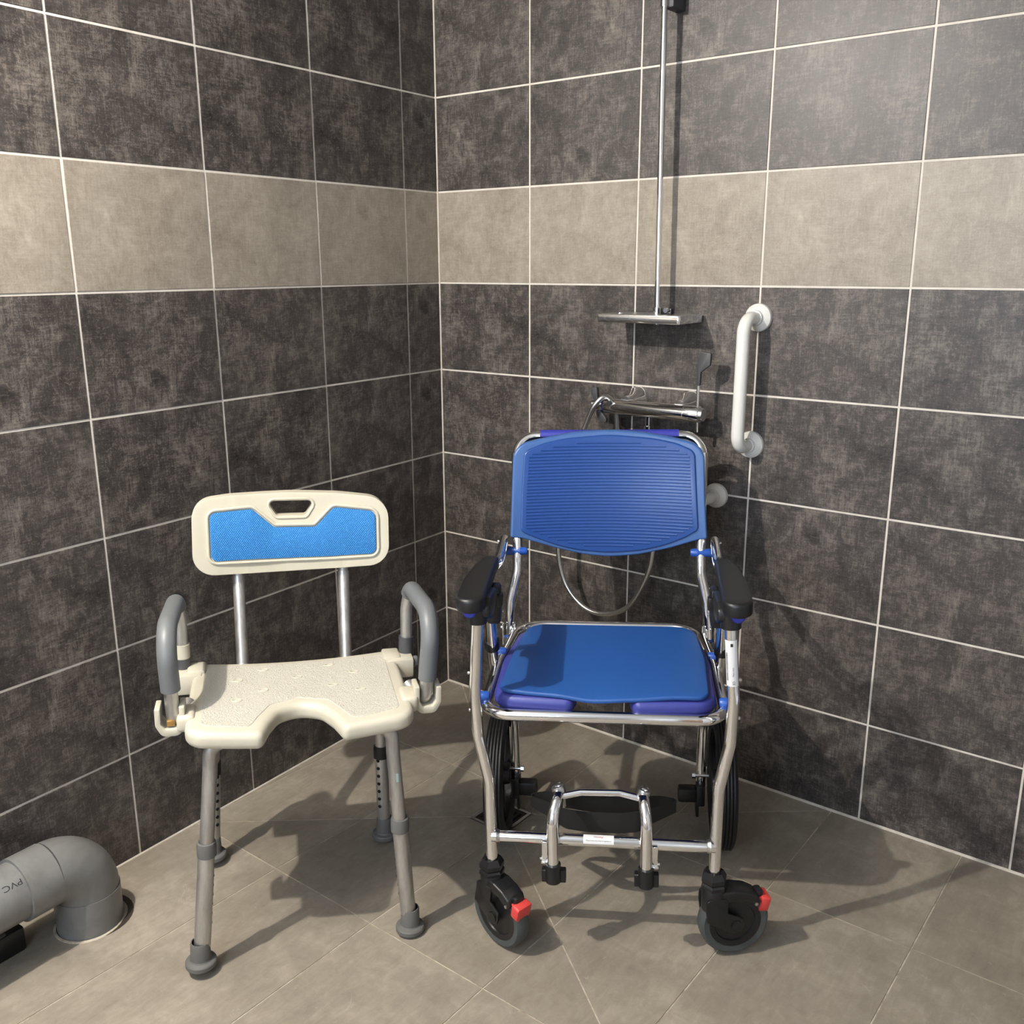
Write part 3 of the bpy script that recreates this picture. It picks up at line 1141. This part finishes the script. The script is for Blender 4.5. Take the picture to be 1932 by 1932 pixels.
# ------------------------------------------------------------------ blue wheeled shower commode chair
bc = thing('wheeled_shower_chair', 'chrome wheeled shower chair with blue ribbed backrest and blue seat pad', 'wheelchair',
           (0.968, -0.580, -0.002), (0, radians(-1.2), radians(31.1)))
TR = 0.0112
for s in (-1, 1):
    side = tube('side_frame', [(-0.2155, -0.192, 0.165) if s < 0 else (0.2115, -0.195, 0.165), (s * 0.214, -0.2, 0.355), (s * 0.233, -0.2, 0.455), (s * 0.236, -0.2, 0.54), (s * 0.225, -0.2, 0.695)],
                TR, 'chrome_soft', bc, [0, 0.09, 0.10, 0.3, 0], 18, nb=9)
    rear = tube('rear_frame', [(s * 0.229, -0.035, 0.665), (s * 0.236, 0.045, 0.50), (s * 0.232, 0.12, 0.36), (s * 0.216, 0.195, 0.30), (s * 0.214, 0.20, 0.115)],
                TR, 'chrome_soft', bc, [0, 0.15, 0.1, 0.06, 0], 16)
    # clip on the rear tube
    spun('tube_clip', [(0.0115, -0.012), (0.0150, -0.012), (0.0160, 0.006), (0.0150, 0.012), (0.0115, 0.012)], 'black_plastic', rear,
         frame_z((s * 0.2355, 0.030, 0.540), (s * 0.02, 0.42, -0.90)), 20, True)
    for (x, y, z) in ((0.2335, -0.13, 0.497), (0.2285, 0.095, 0.495)):
        spun('frame_knob', [(0, -0.016), (0.008, -0.016), (0.0105, -0.012), (0.0105, 0.010), (0.008, 0.014), (0, 0.014)], 'blue_knob', bc,
             frame_z((s * x, y, z), (1, 0, 0)), 18)
    for z in (0.50, 0.575):
        spun('bolt', [(0, 0.0), (0.0036, 0.0), (0.0036, 0.003), (0.002, 0.005), (0, 0.005)], 'steel', side,
             frame_z((s * (0.2335 + TR), -0.196, z), (s, 0, 0)), 12)

cross = tube('front_crossbar', [(-0.213, -0.2, 0.238), (0.212, -0.2, 0.236)], 0.0115, 'chrome_soft', bc, segs=20)
for s in (-1, 1):
    spun('weld', [(0.0117, 0.0), (0.0140, 0.0), (0.0126, 0.006), (0.0117, 0.007)], 'steel', cross, frame_z((s * 0.203, -0.2, 0.237), (-s, 0, 0)), 18, True)
# warning sticker on the crossbar
bm = patch(0.058, 0.020, 8)
wrap_on_tube(bm, (-0.007, -0.2, 0.237), (1, 0, 0), (0, -0.62, 0.78), 0.0118)
stk = obj('warning_sticker', bm, 'label_white', cross)
stk['label'] = 'small white warning sticker on the crossbar'
for body, size, yy, mt in (('Warning!', 0.0052, 0.0035, 'ink_red'), ('Please check the wheel irregularly to', 0.0034, -0.0038, 'ink')):
    tb = text_bm(body, size)
    deform(tb, lambda p: Vector((p.x * 0.95, p.y + yy, 0)))
    wrap_on_tube(tb, (-0.007, -0.2, 0.237), (1, 0, 0), (0, -0.62, 0.78), 0.0121)
    obj('sticker_lettering', tb, mt, stk, flat=True)
# type label on the right upright
bm = patch(0.088, 0.026, 10)
lab_c = (0.2308, -0.2, 0.612)
lab_ax = Vector((0.010, 0, -0.155)).normalized()
lab_out = Vector((-0.25, -1, 0))
wrap_on_tube(bm, lab_c, lab_ax, lab_out, TR + 0.0004)
lab = obj('type_label', bm, 'label_white', bc)
lab['label'] = 'white type label with a barcode on the right upright tube'
bm = bmesh.new()
rb = random.Random(3)
x = -0.020
while x < 0.032:
    w = rb.choice((0.0006, 0.0009, 0.0013))
    vv = [bm.verts.new(p) for p in ((x, -0.0105, 0), (x + w, -0.0105, 0), (x + w, -0.0065, 0), (x, -0.0065, 0))]
    bm.faces.new(vv)
    x += w + rb.choice((0.0006, 0.0009))
vv = [bm.verts.new(p) for p in ((-0.038, 0.000, 0), (-0.032, 0.000, 0), (-0.032, 0.0045, 0), (-0.038, 0.0045, 0))]
bm.faces.new(vv)
wrap_on_tube(bm, lab_c, lab_ax, lab_out, TR + 0.0007)
obj('barcode', bm, 'ink', lab, flat=True)
for body, size, px_, py_ in (('CE', 0.0062, 0.037, 0.0035), ('MAX 100kg', 0.0036, 0.016, 0.0035)):
    tb = text_bm(body, size)
    deform(tb, lambda p: Vector((p.x + px_, p.y + py_, 0)))
    wrap_on_tube(tb, lab_c, lab_ax, lab_out, TR + 0.0007)
    obj('label_lettering', tb, 'ink', lab, flat=True)

# seat frame and seat
sf = [(-0.226, -0.178, 0.484), (0.226, -0.178, 0.484), (0.226, 0.06, 0.487), (0.206, 0.282, 0.487), (-0.206, 0.282, 0.487), (-0.226, 0.06, 0.487)]
tube('seat_frame', sf, 0.0113, 'chrome_soft', bc, [0.052, 0.052, 0.3, 0.075, 0.075, 0.3], 18, closed=True, nb=10)
for x in (-0.165, 0.155):
    tube('seat_hook', [(x - 0.02, -0.150, 0.474), (x - 0.018, -0.150, 0.461), (x + 0.018, -0.150, 0.461), (x + 0.02, -0.150, 0.474)], 0.0022, 'chrome', bc, 0.004, 8)

bp_ = [(-0.210, -0.166), (-0.058, -0.176), (-0.050, -0.150), (-0.064, -0.02), (-0.045, 0.07), (0.0, 0.095), (0.045, 0.07), (0.064, -0.02), (0.050, -0.150),
       (0.058, -0.180), (0.212, -0.168), (0.214, 0.02), (0.198, 0.190), (-0.192, 0.190), (-0.212, 0.02)]
br_ = [0.045, 0.016, 0.02, 0.06, 0.05, 0.05, 0.05, 0.06, 0.02, 0.016, 0.045, 0.3, 0.05, 0.05, 0.3]
b_o = [(p.x, p.y) for p in closed_fillet([(x, y, 0) for x, y in bp_], br_, 6)]
bm = slab(b_o, 0.484, 0.516, 0.013, 4)
obj('seat_base', bm, 'violet', bc, 30)
cp_ = [(-0.199, -0.158), (-0.007, -0.178), (0.196, -0.166), (0.202, 0.02), (0.190, 0.188), (-0.172, 0.188), (-0.190, 0.05)]
c_o = [(p.x, p.y) for p in closed_fillet([(x, y, 0) for x, y in cp_], [0.028, 0.5, 0.028, 0.4, 0.045, 0.045, 0.4], 8)]
bm = slab(c_o, 0.5145, 0.5235, 0.0036, 3)
cuts(bm, 0, [-0.18 + 0.02 * k for k in range(19)])
cuts(bm, 1, [-0.15 + 0.03 * k for k in range(12)])
def wave(p):
    t = max(0.0, (-p.y - 0.02) / 0.15)
    mid = math.exp(-((p.x + 0.004) / 0.085) ** 2)
    edge = max(0.0, (abs(p.x) - 0.165) / 0.035)
    return Vector((p.x, p.y, p.z + 0.003 - 0.0075 * t * t * mid - 0.002 * edge * (1 - min(1, t)) + 0.0008 * sin(60 * p.x) * t))
deform(bm, wave)
obj('seat_pad', bm, 'blue_pad', bc, 40)

# back posts, top loop and backrest
for s in (-1, 1):
    post = tube('back_post', [(s * 0.2265, 0.249, 0.470), (s * 0.224, 0.265, 0.552), (s * 0.2085, 0.281, 0.622), (s * 0.209, 0.304, 0.70), (s * 0.212, 0.345, 0.885)],
                0.0115, 'chrome_soft', bc, [0, 0.06, 0.06, 0.3, 0], 18, nb=8)
    spun('post_end', [(0, -0.003), (0.009, -0.003), (0.0122, 0.0), (0.0122, 0.006), (0.0113, 0.006)], 'blue_knob', post, frame_z((s * 0.2265, 0.2486, 0.468), (0, 0.2, 1)), 18)
    bm = bmesh.new()
    add_box(bm, (s * 0.2410, 0.252, 0.474), (0.003, 0.030, 0.062), 0.001, 1)
    add_box(bm, (s * 0.2130, 0.252, 0.474), (0.003, 0.030, 0.062), 0.001, 1)
    add_box(bm, (s * 0.2265, 0.254, 0.447), (0.030, 0.026, 0.010), 0.001, 1)
    obj('hinge_plate', bm, 'chrome', bc)
    spun('hinge_bolt', [(0, 0), (0.0055, 0), (0.0055, 0.004), (0.003, 0.006), (0, 0.006)], 'steel', bc, frame_z((s * 0.2425, 0.250, 0.492), (s, 0, 0)), 12)
    # blue stop through the post that meets the arm
    spun('arm_stop', [(0, 0.0), (0.0075, 0.0), (0.0085, 0.002), (0.0100, 0.015), (0.0105, 0.0155), (0.0105, 0.017), (0.0098, 0.017),
                      (0.0098, 0.045), (0.0085, 0.048), (0.0085, 0.052), (0, 0.052)], 'blue_knob', post, frame_z((s * 0.186, 0.291, 0.665), (s, 0, 0)), 18)
tube('top_loop', [(-0.212, 0.340, 0.84), (-0.212, 0.392, 0.916), (0.212, 0.392, 0.916), (0.212, 0.340, 0.84)], 0.0115, 'chrome_soft', bc, 0.055, 18, nb=10)
cyl('loop_sleeve', (-0.160, 0.394, 0.917), (0.160, 0.394, 0.917), 0.0135, 'navy', bc, segs=24, bevel=0.002)

def bow(p):
    y = 0.281 + (p.y - 0.70) * 0.21 + 0.030 * (1 - (p.x / 0.22) ** 2)
    return Vector((p.x, y - p.z, p.y))
ob = [(-0.224, 0.699), (-0.200, 0.697), (-0.131, 0.674), (-0.063, 0.656), (0.0, 0.649), (0.070, 0.656), (0.141, 0.674), (0.204, 0.697), (0.222, 0.700),
      (0.217, 0.788), (0.214, 0.905), (0.145, 0.920), (0.074, 0.931), (0.0, 0.935), (-0.080, 0.931), (-0.140, 0.921), (-0.217, 0.906), (-0.221, 0.787)]
orad = [0.006, 0.06, 0.3, 0.3, 0.3, 0.3, 0.3, 0.06, 0.006, 0.4, 0.040, 0.3, 0.3, 0.3, 0.3, 0.3, 0.040, 0.4]
o_out = [(p.x, p.y) for p in closed_fillet([(x, z, 0) for x, z in ob], orad, 6)]
gx = [-0.20 + 0.02 * k for k in range(21)]
bm = slab(o_out, -0.018, 0.002, 0.006, 3)
cuts(bm, 0, gx)
deform(bm, bow)
bk = obj('backrest', bm, 'blue_shell', bc, 32)
ib = [(-0.200, 0.714), (-0.166, 0.698), (-0.117, 0.679), (-0.069, 0.667), (0.0, 0.661), (0.073, 0.667), (0.127, 0.681), (0.172, 0.701), (0.202, 0.720),
      (0.198, 0.795), (0.193, 0.893), (0.153, 0.909), (0.104, 0.918), (0.0, 0.926), (-0.104, 0.918), (-0.148, 0.909), (-0.192, 0.893), (-0.198, 0.795)]
irad = [0.014, 0.1, 0.3, 0.3, 0.3, 0.3, 0.3, 0.1, 0.014, 0.4, 0.020, 0.1, 0.3, 0.3, 0.3, 0.1, 0.020, 0.4]
i_out = [(p.x, p.y) for p in closed_fillet([(x, z, 0) for x, z in ib], irad, 6)]
bm = slab(i_out, -0.002, 0.0075, 0.0035, 3)
cuts(bm, 0, gx)
deform(bm, bow)
pn = obj('ribbed_panel', bm, 'blue_rib', bk, 32)
def span(poly, z):
    h = []
    for i in range(len(poly)):
        (xa, za), (xb, zb) = poly[i - 1], poly[i]
        if (za - z) * (zb - z) < 0:
            h.append(xa + (z - za) / (zb - za) * (xb - xa))
    return (min(h), max(h)) if len(h) >= 2 else None
inner = inset(i_out, 0.012)
z = 0.678
while z < 0.922:
    sp = span(inner, z)
    if sp and sp[1] - sp[0] > 0.04:
        xa, xb = sp
        n = max(4, int((xb - xa) / 0.025))
        bm = bmesh.new()
        sweep(bm, [bow(Vector((xa + (xb - xa) * k / n, z, 0.0074))) for k in range(n + 1)], 0.0022, 6)
        o = obj('rib', bm, 'blue_rib', bk, 60)
    z += 0.0072

# armrests
for s in (-1, 1):
    am = tube('arm_tube', [(s * 0.239, 0.296, 0.692), (s * 0.237, 0.17, 0.672), (s * 0.233, 0.06, 0.698), (s * 0.236, -0.20, 0.708)], 0.0112, 'chrome_soft', bc, 0.2, 16)
    spun('tube_plug', [(0, 0.006), (0.0095, 0.006), (0.0125, 0.003), (0.0128, -0.020), (0.0113, -0.020)], 'navy', am, frame_z((s * 0.236, -0.222, 0.706), (0, -1, 0.03)), 18)
    cyl('end_screw', (s * 0.250, 0.285, 0.690), (s * 0.2535, 0.285, 0.690), 0.003, 'steel', am, segs=10)
    ap = [(s * 0.216, 0.040), (s * 0.246, 0.040), (s * 0.258, -0.04), (s * 0.265, -0.13), (s * 0.260, -0.244), (s * 0.208, -0.244), (s * 0.211, -0.15), (s * 0.214, -0.04)]
    a_o = [(p.x, p.y) for p in closed_fillet([(x, y, 0) for x, y in ap], [0.012, 0.014, 0.15, 0.2, 0.027, 0.027, 0.2, 0.2], 7)]
    bm = slab(a_o, 0.704, 0.732, 0.011, 4)
    cuts(bm, 1, [-0.24 + 0.03 * k for k in range(10)])
    deform(bm, lambda p: Vector((p.x, p.y, p.z + 0.004 - 0.010 * max(0, (p.y + 0.02) / 0.06) * 0.5 - 0.10 * max(0, -p.y - 0.20) ** 1.4)))
    obj('arm_pad', bm, 'black_pad', am, 32)
    # black clamp that joins the arm to the front upright
    bm = bmesh.new()
    add_cyl(bm, (s * 0.2265, -0.2, 0.677), (s * 0.226, -0.2, 0.704), 0.0185, segs=22)
    cl = [(-0.215, 0.694), (-0.190, 0.679), (-0.150, 0.676), (-0.120, 0.690), (-0.108, 0.716), (-0.19, 0.722), (-0.212, 0.712)]
    b2 = slab(rounded(cl, 0.008, 3), -0.016, 0.016, 0.005, 3)
    deform(b2, lambda p: Vector((s * 0.217 + p.z, p.x, p.y)))
    mt_ = bpy.data.meshes.new('t')
    b2.to_mesh(mt_)
    b2.free()
    bm.from_mesh(mt_)
    bpy.data.meshes.remove(mt_)
    obj('arm_clamp', bm, 'black_plastic', bc)
    bm = bmesh.new()
    add_box(bm, (s * 0.214, -0.062, 0.668), (0.026, 0.036, 0.070), 0.007, 2)
    add_box(bm, (s * 0.2015, -0.075, 0.676), (0.012, 0.018, 0.026), 0.003, 2)
    add_box(bm, (s * 0.2175, -0.045, 0.636), (0.026, 0.030, 0.036), 0.005, 2)
    obj('latch_body', bm, 'black_plastic', bc)
    cyl('latch_screw', (s * 0.2005, -0.05, 0.644), (s * 0.1985, -0.05, 0.644), 0.003, 'steel', bc, segs=10)

# footrest hangers
for s, xb, xt in ((-1, -0.0925, -0.0845), (1, 0.0825, 0.0775)):
    fh = tube('footrest_tube', [(xb, -0.2295, 0.190), (xb, -0.2295, 0.300), (xt, -0.196, 0.326), (xt, -0.150, 0.318)], 0.0112, 'chrome_soft', bc, [0, 0.05, 0.03, 0], 18, nb=8)
    bm = bmesh.new()
    add_cyl(bm, (xb, -0.2295, 0.166), (xb, -0.2295, 0.2035), 0.0148, segs=20)
    add_box(bm, (xb + 0.001, -0.2235, 0.176), (0.046, 0.016, 0.026), 0.0015, 1)
    obj('rubber_cap', bm, 'black_plastic', fh)
    spun('joint_ring', [(0.0060, -0.006), (0.0125, -0.006), (0.0135, 0), (0.0125, 0.006), (0.0060, 0.006)], 'steel', fh, frame_z((xt, -0.178, 0.331), (0.3 * s, 0.2, 1)), 16, True)
    bm = bmesh.new()
    add_box(bm, (xb + s * 0.0165, -0.222, 0.224), (0.011, 0.004, 0.042), 0.001, 1)
    add_box(bm, (xb + s * 0.0165, -0.222, 0.2025), (0.014, 0.012, 0.005), 0.001, 1)
    add_cyl(bm, (xb + s * 0.020, -0.222, 0.208), (xb + s * 0.0255, -0.222, 0.208), 0.003, segs=10)
    obj('lock_plate', bm, 'chrome', fh)
    add = tube('plate_arm', [(xt, -0.160, 0.320), (xt, -0.095, 0.285), (xt, -0.075, 0.235)], 0.0085, 'chrome_soft', fh, 0.03, 12)
tube('footrest_link', [(-0.078, -0.184, 0.320), (-0.042, -0.178, 0.326), (0.033, -0.178, 0.328), (0.072, -0.184, 0.322)], 0.0068, 'chrome_soft', bc, 0.03, 14)

# black heel strap
sx = [(-0.168, -0.020), (-0.100, -0.075), (-0.080, -0.098), (-0.035, -0.106), (0.030, -0.106), (0.072, -0.098), (0.092, -0.075), (0.160, -0.020),
      (0.120, -0.012), (0.0, -0.030), (-0.125, -0.012)]
s_o = [(p.x, p.y) for p in closed_fillet([(x, y, 0) for x, y in sx], [0.012, 0.05, 0.03, 0.08, 0.08, 0.03, 0.05, 0.012, 0.05, 0.3, 0.05], 6)]
bm = bmesh.new()
rg = []
for (x, y) in s_o:
    k = 1 - min(1, max(0, (abs(x + 0.004) - 0.07) / 0.09))
    t = min(1, max(0, (-y - 0.02) / 0.08))
    hh = 0.012 + 0.0085 * k
    zc = 0.212 + 0.009 * t
    nx = Vector((x + 0.004, (y + 0.06) * 3)).normalized() * 0.003
    rg.append([bm.verts.new(p) for p in ((x, y, zc - hh - 0.006 * k * t), (x, y, zc + hh - 0.002 * k), (x - nx.x, y - nx.y * 0.6, zc + hh - 0.002 * k), (x - nx.x, y - nx.y * 0.6, zc - hh - 0.006 * k * t))])
for i in range(len(rg)):
    a, b = rg[i - 1], rg[i]
    for k in range(4):
        bm.faces.new((a[k], a[(k + 1) % 4], b[(k + 1) % 4], b[k]))
obj('heel_strap', bm, 'black_rubber', bc, 45)
box('strap_buckle', (-0.012, -0.024, 0.233), (0.034, 0.016, 0.014), 'black_plastic', bc, 0.003)
box('strap_buckle', (0.030, -0.024, 0.230), (0.018, 0.014, 0.012), 'black_plastic', bc, 0.003)

# rear wheels with brakes
RW = 0.150
for s, wx in ((-1, -0.2485), (1, 0.2615)):
    m4 = frame_z((wx, 0.190, RW), (s, 0, 0))
    prof = [(RW - 0.030, -0.020), (RW - 0.012, -0.0225), (RW - 0.004, -0.0190)]
    for k in range(5):
        zz = -0.0145 + k * 0.00725
        prof += [(RW - 0.0006, zz - 0.0022), (RW, zz - 0.0014), (RW, zz + 0.0014), (RW - 0.0006, zz + 0.0022), (RW - 0.0028, zz + 0.0030)]
    prof += [(RW - 0.004, 0.0190), (RW - 0.012, 0.0225), (RW - 0.030, 0.020), (RW - 0.034, 0.012), (RW - 0.034, -0.012)]
    wheel = spun('rear_wheel', prof, 'black_tyre', bc, m4, 64, True, 50)
    bm = bmesh.new()
    lathe(bm, [(RW - 0.036, -0.014), (RW - 0.030, -0.014), (RW - 0.030, 0.014), (RW - 0.036, 0.014)], m4, 48, True)
    lathe(bm, [(0, -0.022), (0.024, -0.022), (0.026, -0.012), (0.026, 0.014), (0.020, 0.022), (0, 0.022)], m4, 28)
    for k in range(5):
        a = 2 * pi * k / 5 + 0.3
        mm = m4 @ Matrix.Rotation(a, 4, 'Z')
        add_box(bm, (0.068, 0, 0), (0.100, 0.020, 0.014), 0.003, 1, mm)
    obj('wheel_hub', bm, 'black_plastic', wheel)
    bm = bmesh.new()
    add_box(bm, (s * 0.184, 0.182, 0.121), (0.044, 0.030, 0.034), 0.006, 2)
    add_box(bm, (s * 0.213, 0.186, 0.120), (0.020, 0.034, 0.052), 0.004, 2)
    add_box(bm, (s * 0.207, 0.196, 0.105), (0.006, 0.04, 0.085), 0.002, 1)
    obj('brake_pedal', bm, 'black_plastic', bc)
    bm = bmesh.new()
    add_cyl(bm, (s * 0.196, 0.190, 0.163), (s * 0.232, 0.190, 0.163), 0.0042, segs=12)
    add_cyl(bm, (s * 0.194, 0.190, 0.163), (s * 0.201, 0.190, 0.163), 0.0068, segs=6)
    obj('axle_bolt', bm, 'steel', bc)

# front casters with red brake tabs
def caster(loc, trail, off):
    root = spun('caster', [(0, 0.094), (0.021, 0.094), (0.0235, 0.100), (0.0235, 0.142), (0.0215, 0.146), (0.0, 0.146)], 'black_plastic', bc, None, 26)
    root.location = loc
    root.rotation_euler = (0, 0, atan2(trail[1], trail[0]))
    spun('lock_nut', [(0.0125, 0.146), (0.0255, 0.146), (0.0255, 0.152), (0.0225, 0.156), (0.0250, 0.160), (0.0250, 0.168), (0.0185, 0.179), (0.0125, 0.176)],
         'black_plastic', root, None, 6, True, 20)
    CW, WC = 0.069, (off, 0, 0.069)
    m4 = frame_z(WC, (0, 1, 0))
    wheel = spun('caster_tyre', [(0.050, -0.014), (CW - 0.006, -0.0155), (CW - 0.001, -0.010), (CW, 0.0), (CW - 0.001, 0.010), (CW - 0.006, 0.0155), (0.050, 0.014)],
                 'grey_tyre', root, m4, 44, True, 50)
    bm = bmesh.new()
    lathe(bm, [(0.0, -0.010), (0.040, -0.010), (0.0415, -0.013), (0.052, -0.0145), (0.052, 0.0145), (0.0415, 0.013), (0.040, 0.010), (0, 0.010)], m4, 44)
    obj('wheel_disc', bm, 'black_plastic', wheel)
    # fork legs
    for s in (-1, 1):
        fk = [(-0.022, 0.130), (-0.022, 0.106), (-0.015, 0.082), (0.026, 0.058), (0.040, 0.051), (0.056, 0.055), (0.062, 0.069), (0.056, 0.082), (0.022, 0.098), (0.021, 0.130)]
        bm = slab(rounded(fk, 0.008, 4), -0.003, 0.003, 0.0018, 2)
        deform(bm, lambda p: Vector((p.x + (off - 0.046) * min(1, max(0, (0.11 - p.y) / 0.04)), s * 0.0205 + p.z, p.y)))
        obj('fork', bm, 'black_plastic', root)
        cyl('axle_cap', (off, s * 0.0235, 0.069), (off, s * 0.0262, 0.069), 0.0105, 'black_plastic', root, segs=20, bevel=0.001)
    # fender arm over the wheel, carries the brake
    ar = [(0.0, 0.142), (0.040, 0.142), (0.072, 0.135), (0.090, 0.124), (0.094, 0.113), (0.090, 0.104), (0.078, 0.106), (0.062, 0.116), (0.030, 0.119), (0.0, 0.112)]
    bm = slab(rounded(ar, 0.005, 3), -0.0215, 0.0215, 0.006, 3)
    deform(bm, lambda p: Vector((p.x + (off - 0.046) * min(1, max(0, p.x / 0.06)), p.z, p.y)))
    obj('fender', bm, 'black_plastic', root)
    dx = off - 0.046
    box('brake_button', (0.0950 + dx, 0, 0.1195), (0.014, 0.022, 0.019), 'black_plastic', root, 0.003)
    for s in (-1, 1):
        cyl('pivot_pin', (0.084 + dx, s * 0.0205, 0.110), (0.084 + dx, s * 0.0228, 0.110), 0.0034, 'steel', root, segs=12)
    tb_ = [(0.092, 0.110), (0.101, 0.110), (0.1195, 0.100), (0.1200, 0.080), (0.112, 0.072), (0.106, 0.082), (0.098, 0.096)]
    bm = slab(rounded([(-0.0190, 0.108), (0.0190, 0.108), (0.0180, 0.082), (0.008, 0.066), (-0.008, 0.066), (-0.0180, 0.082)], 0.005, 3), -0.0095, 0.0095, 0.003, 2)
    mm = Matrix.Translation((off + 0.0575, 0, 0.010)) @ Matrix.Translation((0, 0, 0.09)) @ Matrix.Rotation(radians(14), 4, 'Y') @ Matrix.Translation((0, 0, -0.09))
    deform(bm, lambda p: mm @ Vector((p.z, p.x, p.y)))
    rt = obj('brake_tab', bm, 'red', root)
    box('tab_web', (0.095 + dx, -0.012, 0.108), (0.012, 0.004, 0.018), 'red', rt, 0.001)
    return root
caster((-0.2165, -0.190, 0.005), (0.76, -0.65), 0.024)
caster((0.2120, -0.194, 0.002), (0.96, 0.28), 0.040)
